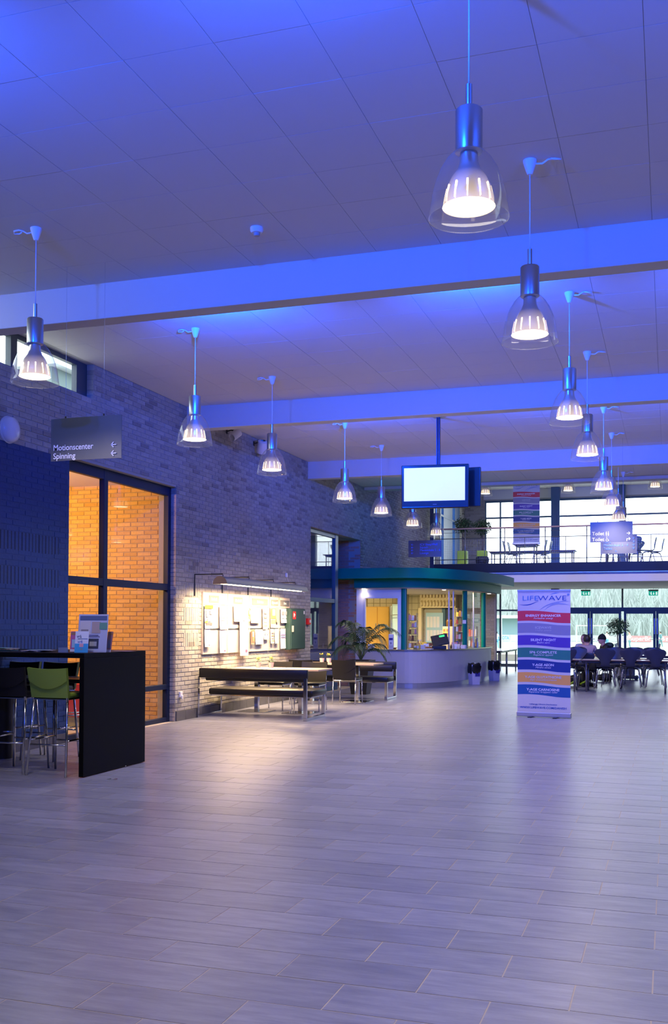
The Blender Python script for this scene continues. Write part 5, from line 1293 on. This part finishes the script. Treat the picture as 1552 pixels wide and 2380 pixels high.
ch0 = make_shell_chair('dark shell chair hung on the table, partly behind the floor banner', (-2.17, 23.42, .135), 0)
for x, l in ((-1.345, 'dark shell chair hung on the nearest table, left of three'), (-.805, 'dark shell chair hung on the nearest table, middle of three'), (-.28, 'dark shell chair hung on the nearest table, right of three')):
    dup(ch0, (x, 23.42+random.uniform(-.02, .02), .13), random.uniform(-.04, .04), l)
for px, Y, l, rz in ((1342, 24.24, 'dark shell chair in front of the seated men, beside the banner edge', pi+.1), (1427, 24.30, 'dark shell chair showing behind the left of the three', pi-.1), (1473, 24.30, 'dark shell chair showing behind the middle of the three', pi), (1517, 24.32, 'dark shell chair showing behind the right of the three', pi+.08)):
    dup(ch0, (at(px, 1520, 'Y', Y).x, Y, .135), rz, l)
m_shell2 = mat('shell_pale_grey_green', (.20, .27, .28), .35)
sc0 = make_shell_chair('pale shell chair seen from the side right of the ficus trunk, nearest of three', (-1.16, 28.95, .135), -pi/2, m_shell2, 'pale shell chairs seen from the side')
for x, Y, l in ((-1.15, 29.5, 'pale shell chair seen from the side right of the ficus trunk, middle of three'), (-1.17, 30.1, 'pale shell chair seen from the side right of the ficus trunk, farthest of three'),
                 (-.51, 28.95, 'pale shell chair seen from the side by the door, nearest of three'), (-.50, 29.5, 'pale shell chair seen from the side by the door, middle of three'), (-.52, 30.1, 'pale shell chair seen from the side by the door, farthest of three')):
    dup(sc0, (x, Y, .135), -pi/2 if x < -.8 else pi/2, l)
# ---- white tables between kiosk and banner
wt = mat('tabletop_bright', (.80, .80, .78), .2)
for l, x0, x1, y0, y1 in (('white table touching the far corner of the kiosk', -5.35, -4.63, 29.85, 31.4), ('white table behind the first one, nearer the glazed wall', -5.35, -4.63, 31.45, 33.4)):
    make_ctable(l, x0, x1, y0, y1, .74, wt, 'white tables by the glazed wall')
# ---- flower vase
t = thing('flower_vase', 'small glass vase with yellow flowers on the second-row table', 'vase', (at(1434, 1535, 'Y', 25.0).x, 25.05, .7155))
MB().lathe([(0, 0), (.03, 0), (.04, .05), (.03, .12), (.036, .13)], seg=14).build('vase', mat('vase_rose', (.6, .45, .5), .1), t, 40)
for k in range(9): w = k*2.4; MB().ell((.05*cos(w)*(k % 3)/2, .05*sin(w)*(k % 3)/2, .17+.02*(k % 4)), (.026, .026, .02), 7, 5).build('blossom', mat('flower_mix_%d' % (k % 3), ((.6, .4, .05), (.05, .12, .04), (.5, .2, .08))[k % 3], .6), t, True)
# ---- bags and floor machine
def bag(label, x, y, z, sx, sy, sz, m, acc=None):
    t = thing('sports_bag', label, 'bag', (x, y, z)); bm = bmesh.new(); bmesh.ops.create_icosphere(bm, subdivisions=3, radius=1)
    for v in bm.verts:
        c = v.co; n = .08*sin(c.x*5+c.y*3)+.06*cos(c.z*7+c.x*4)
        v.co = Vector((math.copysign(abs(c.x)**.65, c.x)*sx*(1+n), math.copysign(abs(c.y)**.7, c.y)*sy*(1+n), max(0, sz*.5+math.copysign(abs(c.z)**.75, c.z)*sz*.5*(1+n)*(1-.25*abs(c.x)))))
    me = bpy.data.meshes.new('body'); bm.to_mesh(me); bm.free(); me.materials.append(m); me.polygons.foreach_set('use_smooth', [True]*len(me.polygons)); child(me, 'body', t)
    for s in (-1, 1): MB().tube([(-sx*.4, s*sy*.4, sz*.8), (-sx*.25, s*sy*.25, sz*1.25), (sx*.25, s*sy*.25, sz*1.28), (sx*.4, s*sy*.4, sz*.8)], .012, 6).build('handle', m, t, True)
    if acc:
        for k in (-1, 1): MB().tube([(k*sx*.5-.09, -sy*1.02, sz*.12), (k*sx*.5, -sy*1.08, sz*.30), (k*sx*.5+.09, -sy*1.0, sz*.5)], .028, 6).build('trim_stripe', acc, t, True)
bag('black sports bag on the floor under the tables', at(1410, 1580, 'Z', 0).x, 28.1, 0, .20, .15, .22, m_blk)
bag('black sports bag with lime stripes beside the banner, under the table', -2.12, 25.92, 0, .25, .14, .30, m_blk, mat('lime_trim', (.35, .6, .03), .5))
t = thing('floor_cleaner', 'grey wheeled cleaning machine standing behind the cafeteria tables', 'cleaning machine', (at(1457, 1580, 'Z', 0).x, 29.3, 0)); mg = mat('machine_grey', (.22, .24, .27), .5)
MB().rbox(-.20, .20, -.2, .2, .10, .42, .03).build('body', mg, t); MB().rbox(-.21, .21, -.22, .22, .42, .50, .03).build('lid', mat('machine_dark', (.05, .06, .07), .5), t); MB().rbox(-.24, .26, -.24, .24, .03, .11, .02).build('chassis', MATS['machine_dark'], t)
for sx in (-.2, .24):
    for sy in (-.2, .2): MB().lathe([(.0, -.02), (.055, -.02), (.06, 0), (.055, .02), (0, .02)], seg=14, mx=Matrix.Translation((sx, sy, .06)) @ Matrix.Rotation(pi/2, 4, 'X')).build('wheel', m_blk, t, 40)
MB().tube([(-.15, .2, .3), (-.15, .28, .75), (.15, .28, .75), (.15, .2, .3)], .012, 6).build('push_handle', m_chrome, t)
for k in range(5): MB().box(-.16+k*.07, -.13+k*.07, -.206, -.2, .16, .38).build('rib', MATS['machine_dark'], t)

# ================================================================= PEOPLE
m_skin = mat('skin', (.62, .36, .28), .55); m_hair = mat('hair_dark', (.02, .013, .01), .6); m_trouser = mat('trousers_dark', (.02, .022, .03), .8)
def skin(name, pts, edges, m, parent, root=0, sub=1):
    me = bpy.data.meshes.new(name); me.from_pydata([p[:3] for p in pts], edges, []); o = bpy.data.objects.new(name, me); COL.objects.link(o); o.parent = parent
    me.materials.append(m); bm_ = o.modifiers.new('skin', 'SKIN'); bm_.use_smooth_shade = True
    for i, p in enumerate(pts):
        sv = me.skin_vertices[0].data[i]; r = p[3]; sv.radius = r if isinstance(r, tuple) else (r, r); sv.use_root = (i == root)
    s = o.modifiers.new('sub', 'SUBSURF'); s.levels = sub; s.render_levels = sub
    dg = bpy.context.evaluated_depsgraph_get(); bpy.context.view_layer.update(); ev = o.evaluated_get(dg); nm = bpy.data.meshes.new_from_object(ev)
    o.modifiers.clear(); o.data = nm; nm.name = name
    if not nm.materials: nm.materials.append(m)
    return o
def head(parent, c, yaw, tilt, hair, capm=None, r=.098):
    """face towards local +Y after yaw"""
    mx = Matrix.Translation(c) @ Matrix.Rotation(yaw, 4, 'Z') @ Matrix.Rotation(tilt, 4, 'X')
    q = MB(); q.ell((0, 0, 0), (r*.79, r*.98, r*1.18), 20, 14, mx); q.ell((0, r*.30, -r*.62), (r*.55, r*.62, r*.50), 14, 8, mx)      # cranium, jaw
    q.ell((0, r*1.0, -r*.12), (r*.14, r*.22, r*.22), 8, 6, mx); q.ell((0, r*.86, -r*.58), (r*.26, r*.12, r*.09), 8, 5, mx)            # nose, mouth
    for s in (-1, 1): q.ell((s*r*.80, 0, -r*.12), (r*.10, r*.20, r*.28), 8, 6, mx)
    q.tube([mx @ Vector((0, -r*.1, -r*.7)), mx @ Vector((0, -r*.25, -r*1.7))], [.055, .062], 12)
    h = q.build('head', m_skin, parent, True)
    for s in (-1, 1): MB().ell((s*r*.32, r*.88, r*.08), (r*.13, r*.08, r*.08), 8, 5, mx).build('eye', mat('eye_dark', (.02, .015, .01), .3), h, True)
    if capm:
        MB().lathe([(r*.94, -r*.02), (r*.97, r*.22), (r*.90, r*.65), (r*.62, r*1.1), (r*.2, r*1.42), (0, r*1.5)], seg=18, mx=mx @ Matrix.Rotation(.18, 4, 'X') @ Matrix.Scale(1.1, 4, (0, 1, 0))).build('knitted_cap', capm, parent, True)
    elif hair:
        q = MB(); vs = []
        q.ell((0, -r*.10, r*.16), (r*.86, r*1.0, r*1.10), 18, 12, mx)
        q.v = [v for v in q.v]
        q.build('hair', hair, parent, True)
    return h
def hand(parent, wrist, d, up, m=m_skin):
    """palm with four unequal curled fingers and a thumb leaving its side"""
    d = Vector(d).normalized(); up = Vector(up); s = d.cross(up).normalized(); up = s.cross(d); w = Vector(wrist)
    pts = [(*w, .026), (*(w+d*.045), (.040, .018)), (*(w+d*.085), (.042, .016))]; e = [(0, 1), (1, 2)]
    for k, L in enumerate((.062, .074, .070, .052)):
        b = w+d*.085+s*(-.030+k*.020); i = len(pts)
        pts += [(*b, .009), (*(b+d*L*.5-up*.006), .0085), (*(b+d*L*.9-up*.028), .007)]; e += [(2, i), (i, i+1), (i+1, i+2)]
    i = len(pts); b = w+d*.03-s*.032; pts += [(*b, .011), (*(b-s*.022+d*.03-up*.008), .0095), (*(b-s*.024+d*.058-up*.016), .008)]; e += [(1, i), (i, i+1), (i+1, i+2)]
    return skin('hand', pts, e, m, parent)
def seated(label, loc, rz, shirt, headyaw=0, lean=.15, hair=m_hair, cap=None, tilt=0, arm=.25):
    t = thing('person', label, 'person', loc, rz)
    l = lean; top = Vector((0, .02+l*.45, .93))
    body = [(0, 0, .50, (.15, .13)), (0, l*.12, .66, (.145, .115)), (0, l*.28, .82, (.17, .12)), (0, l*.40, .965, (.13, .095)), (0, l*.44, 1.035, .062)]
    e = [(0, 1), (1, 2), (2, 3), (3, 4)]; P = list(body)
    for s in (-1, 1):
        i = len(P); P += [(s*.17, l*.40, .965, .066), (s*.225, l*.40+.02, .84, .052), (s*.245, .10+arm*.5, .745, .044), (s*.19, .20+arm, .760, .036), (s*.15, .26+arm, .765, .030)]
        e += [(3, i), (i, i+1), (i+1, i+2), (i+2, i+3), (i+3, i+4)]
    skin('shirt', P, e, shirt, t)
    L = [(0, -.02, .50, (.15, .12))]; e = []
    for s in (-1, 1):
        i = len(L); L += [(s*.10, .05, .50, .092), (s*.125, .42, .505, .070), (s*.13, .46, .44, .062), (s*.135, .44, .12, .045)]; e += [(0, i), (i, i+1), (i+1, i+2), (i+2, i+3)]
    skin('trousers', L, e, m_trouser, t)
    for s in (-1, 1):
        MB().rbox(s*.135-.045, s*.135+.045, .36, .62, 0, .08, .03).build('shoe', m_blk, t, 40)
        hand(t, (s*.15, .27+arm, .765), (-s*.3, 1, -.05), (0, 0, 1))
    head(t, (0, .03+l*.5, 1.145), headyaw, tilt, hair, cap)
    return t
m_lilac = mat('shirt_grey_lilac', (.36, .27, .33), .8); m_lilac2 = mat('shirt_pale_lilac', (.42, .42, .58), .8); m_jkt = mat('jacket_black', (.008, .010, .012), .6)
xa = at(1363, 1520, 'Y', 25.0).x
seated('person in a grey-lilac shirt seated with back to us at the second table row', (xa, 24.95, 0), -.06, m_lilac, .1, .12)
seated('person in a pale lilac shirt seated opposite, face turned left', (at(1357, 1500, 'Y', 26.75).x, 26.85, 0), pi, m_lilac2, -.5, .10, mat('hair_brown', (.10, .06, .04), .6))
pc_ = seated('person in a black hooded jacket and black knitted cap leaning over the table', (at(1394, 1500, 'Y', 26.0).x+.22, 26.0, .0), pi/2+.35, m_jkt, .15, .30, None, mat('cap_black', (.006, .006, .008), .8), -.1, .10)
q = MB(); q.ell((0, .00, 1.0), (.15, .11, .075), 16, 8); q.build('hood', mat('hood_green_black', (.02, .045, .04), .6), pc_, True)
for k in range(6):
    z = .95-k*.04; MB().add([(.236, .03+k*.004, z), (.243, .075+k*.004, z-.016), (.236, .03+k*.004, z-.032), (.238, .045+k*.004, z-.016)], [(0, 1, 3), (1, 2, 3)]).build('sleeve_chevron', m_white, pc_)
for x, y, rz, l in ((xa, 24.90, -.06, 'dark chair under the person with back to us'), (at(1357, 1500, 'Y', 26.8).x, 26.9, pi, 'dark chair under the person in pale lilac'), (at(1394, 1500, 'Y', 26.0).x+.18, 26.0, pi/2+.35, 'dark chair under the person in the black jacket')):
    dup(ch0, (x, y, 0), rz, l, 'occupied dark shell chairs')

# ================================================================= FICUS TREES
m_fic = [mat('ficus_green_%d' % k, c, .45) for k, c in enumerate(((.018, .055, .022), (.035, .09, .04), (.06, .14, .05)))]; m_trunk = mat('ficus_trunk', (.16, .12, .08), .8)
def ficus(label, x, y, z, pot, potm, crown_z, cr, n, trunk_base, seed, poth=.5, potw=.15, band=None, skewtop=False):
    random.seed(seed); t = thing('ficus_tree', label, 'tree', (x, y, z))
    if pot == 'square': MB().rbox(-potw, potw, -potw, potw, 0, poth, .015).build('pot', potm, t); MB().rbox(-potw+.02, potw-.02, -potw+.02, potw-.02, poth-.02, poth+.004, .003).build('soil', m_soil, t)
    else: MB().lathe([(0, 0), (potw*.8, 0), (potw, poth), (potw*.9, poth), (potw*.85, poth-.03), (0, poth-.03)], seg=24).build('pot', potm, t, 40)
    h0 = poth-.01; P = [(0, 0, h0), (.015, .01, h0+(crown_z-h0)*.35), (-.01, 0, h0+(crown_z-h0)*.7), (0, 0, crown_z)]
    tr = MB().tube(P, [.022, .019, .018, .014], 8); tr.tube([(.02, 0, h0), (-.015, .015, h0+(crown_z-h0)*.4), (.012, -.012, crown_z)], .012, 6); tr.build('trunk', m_trunk, t, True)
    br = MB()
    for k in range(10): w = k*2.4; br.tube([(0, 0, crown_z-.1), (cos(w)*cr*.35, sin(w)*cr*.35, crown_z+.05+.02*k), (cos(w)*cr*.75, sin(w)*cr*.75, crown_z+.12-.02*k)], .006, 5)
    br.build('branch', m_trunk, t, True)
    qs = [MB(), MB(), MB()]
    for k in range(n):
        w = random.uniform(0, 2*pi); v = random.uniform(-1, 1); rr = cr*(random.random()**.33)*random.uniform(.85, 1.08)
        c = Vector((cos(w)*math.sqrt(1-v*v)*rr, sin(w)*math.sqrt(1-v*v)*rr, crown_z+v*rr*.72))
        if v < -.2 and random.random() < .5: c.z -= random.uniform(0, .14)
        if skewtop and k % 30 == 0: c.z += cr*.55
        L = random.uniform(.05, .09); d = Vector((cos(w), sin(w), random.uniform(-1.6, -.2))).normalized(); s = d.cross(Vector((random.random()-.5, random.random()-.5, 1))).normalized()*.016
        qs[k % 3].add([c, c+d*L*.5+s, c+d*L, c+d*L*.5-s], [(0, 1, 2, 3)])
    for i, q in enumerate(qs): q.build('foliage', m_fic[i], t)['kind'] = 'stuff'
    random.seed(seed+1); return t
ficus('weeping fig with round crown and bare trunk in front of the glass doors', -1.46, 31.6, 0, 'round', mat('pot_grey', (.3, .3, .32), .5), 1.50, .33, 900, 0, 3, .35, .17)
m_limepot = mat('pot_lime', (.50, .80, .01), .5)
ficus('left weeping fig on the balcony in a tall lime pot', -6.16, 31.7, 3.335, 'square', m_limepot, 1.33, .30, 800, 0, 5, .48, .148, None, True)
ficus('right weeping fig on the balcony in a lime pot behind the dark drum', -5.55, 31.75, 3.335, 'square', m_limepot, 1.27, .31, 800, 0, 9, .48, .15)
t = thing('drum_stool', 'dark low ribbed drum in front of the right lime pot on the balcony', 'stool', (-5.48, 31.35, 3.335))
MB().lathe([(0, .02), (.15, .02), (.185, .05), (.20, .12), (.20, .20), (.185, .25), (.15, .275), (0, .275)], seg=28).build('body', mat('drum_dark', (.015, .025, .05), .5), t, 40); MB().cyl(0, 0, 0, .02, .12).build('base', m_blk, t)
for k in range(14): w = 2*pi*k/14; MB().tube([(.19*cos(w), .19*sin(w), .05), (.206*cos(w), .206*sin(w), .15), (.19*cos(w), .19*sin(w), .25)], .007, 5).build('rib', m_blk, t)

# ================================================================= BALCONY RAILING AND FURNITURE
rl = thing('balcony_railing', 'steel balcony railing with wooden handrail and wire mesh panels', 'railing', (0, 30.96, 3.34))
m_rail = mat('railing_steel', (.22, .24, .30), .35, .8)
MB().tube([(-6.95, 0, 1.10), (7.4, 0, 1.10)], .026, 10).build('handrail', mat('handrail_wood', (.50, .34, .30), .45), rl, True)
for z, r in ((.98, .006), (.80, .013), (.155, .012)): MB().tube([(-6.9, 0, z), (7.4, 0, z)], r, 6).build('rail', m_rail, rl, True)
x = -5.94
while x < 7: 
    for d in (-.0, ): MB().tube([(x+d, -.03, -.02), (x+d, -.02, 1.08)], .016, 8).build('post', m_rail, rl, True)
    MB().tube([(x+.60, 0, .0), (x+.60, 0, .80)], .010, 6).build('mid_post', m_rail, rl, True); x += 1.21
MB().tube([(-6.9, 0, -.02), (-6.9, 0, 1.1)], .02, 8).build('post', m_rail, rl, True)
mb = MB()
def wire(mb, a, b, r=.0016):
    ax = [i for i in range(3) if abs(a[i]-b[i]) > 1e-6][0]; v = [[a[i]-r, a[i]+r] for i in range(3)]; v[ax] = [a[ax], b[ax]]; mb.box(v[0][0], v[0][1], v[1][0], v[1][1], v[2][0], v[2][1])
x = -6.88
while x < 1.5: wire(mb, (x, .01, .03), (x, .01, .79)); x += .055
z = .03
while z < .8: wire(mb, (-6.88, .01, z), (1.5, .01, z)); z += .055
mb.build('wire_mesh', m_rail, rl)['kind'] = 'stuff'
def col_(x, Y0, z0, z1, label): pass
tag(MB().rbox(-.06, .06, -.08, .08, 0, HALL_Z-2.82, .006).build('steel_column', mat('column_navy', (.008, .02, .07), .3)), 'dark navy steel column rising behind the kiosk canopy at the balcony end', 'column')
bpy.data.objects['steel_column'].location = (-6.93, 30.80, 2.80)
FZ = 3.336
def btable(label, x0, x1, y0, y1, zt=.72):
    t = make_ctable(label, x0, x1, y0, y1, zt, mat('balcony_tabletop', (.22, .24, .26), .4), 'balcony tables'); t.location.z = FZ; return t
btable('long dark balcony table reaching from the right fig to behind the column', -5.75, -2.9, 34.0, 34.7, .62)
btable('balcony table carrying the upper banner', -4.72, -3.95, 32.6, 33.35, .735)
btable('balcony table behind the direction signs, left', -1.95, -1.38, 32.3, 33.0, .72)
btable('balcony table behind the direction signs, right', -1.34, -.80, 32.3, 33.0, .72)
b2 = dup(ban, (-4.35, 33.0, FZ+.7355), -.02, 'striped roll-up banner standing on a table up on the balcony')
cb0 = make_shell_chair('balcony chair seen from the side left of the banner table', (-4.80, 32.7, FZ), -pi/2, mat('shell_balcony', (.07, .12, .16), .4), 'shell chairs on the balcony', m_tleg)
for x, y, rz, l in ((-3.92, 32.7, pi/2, 'balcony chair seen from the side right of the banner table, nearer one'), (-3.82, 33.2, pi/2, 'balcony chair right of the banner table, farther one'), (-4.72, 33.2, -pi/2, 'balcony chair left of the banner table, farther one'),
                 (-.62, 32.55, pi/2, 'balcony chair seen from the side right of the signs'), (-.40, 33.1, pi/2, 'balcony chair farther right of the signs'), (-1.0, 33.5, 2.9, 'balcony chair whose back rises at the toilet sign corner'), (-1.80, 32.2, 0, 'balcony chair below the Hal sign, leftmost'), (-1.44, 32.15, .1, 'balcony chair below the Hal sign, second'), (-1.65, 33.2, pi, 'balcony chair below the Hal sign, behind the table'), (-.97, 32.2, -.1, 'balcony chair below the Hal sign, rightmost')):
    dup(cb0, (x, y, FZ), rz, l)
# ---- exit signs
for x0, l in ((1351, 'left green emergency exit sign under the balcony'), (1508, 'right green emergency exit sign under the balcony')):
    a, b = at(x0, 1371, 'Y', 36.0), at(x0+20, 1384, 'Y', 36.0); t = thing('exit_sign', l, 'sign', ((a.x+b.x)/2, 36.0, b.z)); w = .16; h = .15
    MB().rbox(-w, w, -.03, .03, h+.0, h+.05, .004).build('lamp_housing', mat('housing_brown_grey', (.25, .22, .2), .5), t)
    MB().box(-w+.01, w-.01, -.006, .006, 0, h).build('plate', mat('exit_green', (.0, .30, .22), .4, emit=(0, .55, .38), es=.6), t)
    wm = mat('exit_white', (.9, .95, .95), .5, emit=(.8, 1, .95), es=.8)
    q = MB(); q.ell((-.065, -.008, .115), (.014, .003, .014), 8, 5); q.add([(-.085, -.008, .10), (-.05, -.008, .095), (-.06, -.008, .05), (-.09, -.008, .06)], [(0, 1, 2, 3)]); q.box(-.10, -.055, -.008, -.007, .035, .052); q.box(-.062, -.045, -.008, -.007, .02, .05); q.box(-.13, -.085, -.008, -.007, .085, .095); q.build('running_figure', wm, t)
    q = MB(); q.box(.0, .018, -.008, -.007, .05, .12); q.add([(-.025, -.008, .065), (.043, -.008, .065), (.009, -.008, .02)], [(0, 1, 2)]); q.build('arrow', wm, t)
    MB().box(.075, .125, -.008, -.007, .02, .12).build('door_symbol', wm, t); MB().tube([(0, 0, h+.05), (0, 0, 3.07-t.location.z)], .006, 6).build('suspension_rod', m_steel, t)

# ================================================================= OUTSIDE
struct('ground_terrace', MB().box(-25, 25, END_Y+.12, 44, -.25, -.02), mat('terrace_paving', (.42, .43, .43), .8))
struct('ground_pitch', MB().box(-160, 160, 44, 330, -1.3, -.88), mat('pitch_turf', (.26, .33, .22), .9, var=.06, vs=.2))
tag(MB().box(-12, 12, 43.4, 43.9, -.02, .26).build('low_wall', mat('kerb_beige', (.30, .27, .22), .8)), 'low beige wall outside the glass doors', 'wall')
PZ = -.88
def board(label, px0, px1, Y, ink, s, body, size, tc):
    a, b = at(px0, 1485, 'Y', Y).x, at(px1, 1485, 'Y', Y).x; t = thing('pitch_board', label, 'advertising board', ((a+b)/2, Y, PZ)); w = (b-a)/2
    MB().rbox(-w, w, 0, .15, .15, 1.02, .01).build('panel', mat('board_%s' % ink[0], ink[1], .7), t); MB().rbox(-w, w, .15, .3, 0, .15, .01).build('foot', m_white, t)
    if s: o = text('lettering', s, size, mat('board_letter_%s' % ink[0], tc, .6), t, (0, -.02, .35), align='CENTER', bold=.01); fit(o, body)
    return t
board('blue pitch-side board seen left of the player, behind the kiosk end', 1130, 1160, 150, ('blue', (.08, .24, .42)), 'SPAR', 1.6, .72, (.8, .8, .8))
board('white pitch-side board with blue letters left of the banner', 1165, 1184, 150, ('pale', (.45, .52, .56)), 'OTA', 1.0, .7, (.05, .25, .5))
board('plain white pitch-side board next to the lettered one', 1185, 1206, 150, ('white', (.62, .60, .58)), None, 1, .7, (0, 0, 0))
board('long pale pitch-side board behind the seated men', 1325, 1459, 152, ('grey', (.52, .53, .53)), None, 1, .7, (0, 0, 0))
board('pink pitch-side board with large white letters between the doors', 1461, 1513, 150, ('pink', (.52, .22, .22)), 'SuperBr', 2.9, .85, (.78, .74, .74))
board('pink pitch-side board at the right picture edge', 1526, 1560, 150, ('rose', (.52, .24, .24)), 'Br', 1.6, .85, (.78, .74, .74))
def goal(label, px0, px1, Y, h):
    a, b = at(px0, 1485, 'Y', Y).x, at(px1, 1485, 'Y', Y).x; t = thing('football_goal', label, 'goal', ((a+b)/2, Y, PZ)); w = (b-a)/2
    MB().tube([(-w, 0, 0), (-w, 0, h), (w, 0, h), (w, 0, 0)], .06, 8).build('goal_frame', m_white, t); q = MB()
    for k in range(0, 24): q.tube([(-w+2*w*k/23, 0, h), (-w+2*w*k/23, 1.6, 0)], .007, 4)
    for k in range(1, 7): q.tube([(-w, 1.6*k/7, h*(1-k/7)), (w, 1.6*k/7, h*(1-k/7))], .007, 4)
    q.build('net', mat('net_grey', (.4, .45, .45), .8), t)['kind'] = 'stuff'
goal('white football goal far out on the pitch, right of the banner', 1340, 1443, 128, 2.4)
t = thing('stand_roof', 'long low white stand roof beyond the pitch, left of the banner', 'building', (at(1165, 1460, 'Y', 170).x, 170, PZ))
MB().box(-9, 9, 0, 4, 3.6, 4.1).build('roof', m_white, t); MB().box(-9, 9, 3, 4, 0, 3.6).build('rear_wall', mat('stand_blue_grey', (.28, .40, .45), .8), t)
for k in range(7): MB().box(-9+3*k-.07, -9+3*k+.07, 0, .2, 0, 3.6).build('post', m_white, t)
def player(label, px, Y, s, shirt, shorts):
    t = thing('person', label, 'person', (at(px, 1500, 'Y', Y).x, Y, PZ), s)
    skin('body', [(0, 0, .92, .14), (0, 0, 1.2, .15), (0, 0, 1.42, .13), (-.2, 0, 1.4, .06), (-.3, .1, 1.12, .045), (-.24, .3, .95, .04), (.2, 0, 1.4, .06), (.32, .05, 1.12, .045), (.3, .28, 1.0, .04)], [(0, 1), (1, 2), (2, 3), (3, 4), (4, 5), (2, 6), (6, 7), (7, 8)], shirt, t, 0, 1)
    skin('legs_and_shorts', [(0, 0, .92, .15), (-.12, .02, .8, .11), (-.15, .1, .45, .07), (-.16, -.02, .06, .05), (.12, 0, .8, .11), (.14, -.05, .45, .07), (.15, -.15, .08, .05)], [(0, 1), (1, 2), (2, 3), (0, 4), (4, 5), (5, 6)], shorts, t, 0, 1)
    head(t, (0, .03, 1.66), 0, 0, m_hair, None, .105)
mw = mat('kit_white', (.66, .66, .66), .8); mbl = mat('kit_blue', (.10, .30, .50), .8); mgr = mat('kit_green', (.12, .24, .26), .8)
player('person in white shirt and blue shorts on the pitch behind the kiosk end', 1154, 104, .4, mw, mbl); player('person in pale kit on the pitch, seen right of the seated group', 1410, 118, -.5, mw, mbl)
player('person in pale pink top on the pitch beside the pink board', 1463, 112, 2, mat('kit_rose', (.62, .42, .4), .8), mgr); player('person in dark green kit on the pitch by the right door', 1535, 120, 1, mgr, mgr)
# pale leafless trees beyond the pitch
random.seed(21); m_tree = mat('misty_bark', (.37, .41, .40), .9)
for k, px in enumerate((1100, 1135, 1168, 1205, 1340, 1375, 1412, 1448, 1484, 1520, 1556)):
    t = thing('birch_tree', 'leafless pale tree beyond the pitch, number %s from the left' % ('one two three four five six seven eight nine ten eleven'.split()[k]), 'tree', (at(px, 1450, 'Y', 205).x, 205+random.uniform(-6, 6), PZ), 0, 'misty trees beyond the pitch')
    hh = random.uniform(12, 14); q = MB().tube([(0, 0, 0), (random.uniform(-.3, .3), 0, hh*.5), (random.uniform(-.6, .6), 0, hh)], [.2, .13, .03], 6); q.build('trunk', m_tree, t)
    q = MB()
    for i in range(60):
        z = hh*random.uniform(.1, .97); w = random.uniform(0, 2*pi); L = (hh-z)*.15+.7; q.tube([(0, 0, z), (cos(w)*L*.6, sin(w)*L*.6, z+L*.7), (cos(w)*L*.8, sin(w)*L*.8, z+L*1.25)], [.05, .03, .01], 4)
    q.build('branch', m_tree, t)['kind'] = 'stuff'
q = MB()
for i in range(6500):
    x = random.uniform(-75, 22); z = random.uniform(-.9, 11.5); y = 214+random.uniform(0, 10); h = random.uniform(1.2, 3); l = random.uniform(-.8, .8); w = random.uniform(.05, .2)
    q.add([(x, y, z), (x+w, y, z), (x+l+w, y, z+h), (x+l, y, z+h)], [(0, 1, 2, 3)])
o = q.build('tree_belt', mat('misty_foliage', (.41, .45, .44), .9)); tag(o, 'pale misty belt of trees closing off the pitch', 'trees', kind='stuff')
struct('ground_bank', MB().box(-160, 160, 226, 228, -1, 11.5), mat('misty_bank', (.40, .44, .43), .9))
# neighbouring building seen through the strip window
n0, n1 = at(120, 880, 'X', -13.0), at(260, 880, 'X', -13.0); zt = at(160, 868, 'X', -13.0).z
nb = thing('neighbour_building', 'pale neighbouring building with a flat roof seen through the strip window', 'building', (-13.0, n0.y, 0)); L = n1.y-n0.y
MB().box(-5, 0, 0, L, 0, zt).build('wall', mat('neighbour_wall', (.16, .22, .22), .8), nb); MB().box(-5.2, .25, -.2, L+.2, zt, zt+.18).build('roof_edge', mat('roof_edge_white', (.5, .55, .55), .6), nb)
for k in range(5): MB().box(0, .05, .4+k*.9, .9+k*.9, zt-1.5, zt-.5).build('window', mat('window_teal', (.05, .12, .14), .3), nb)
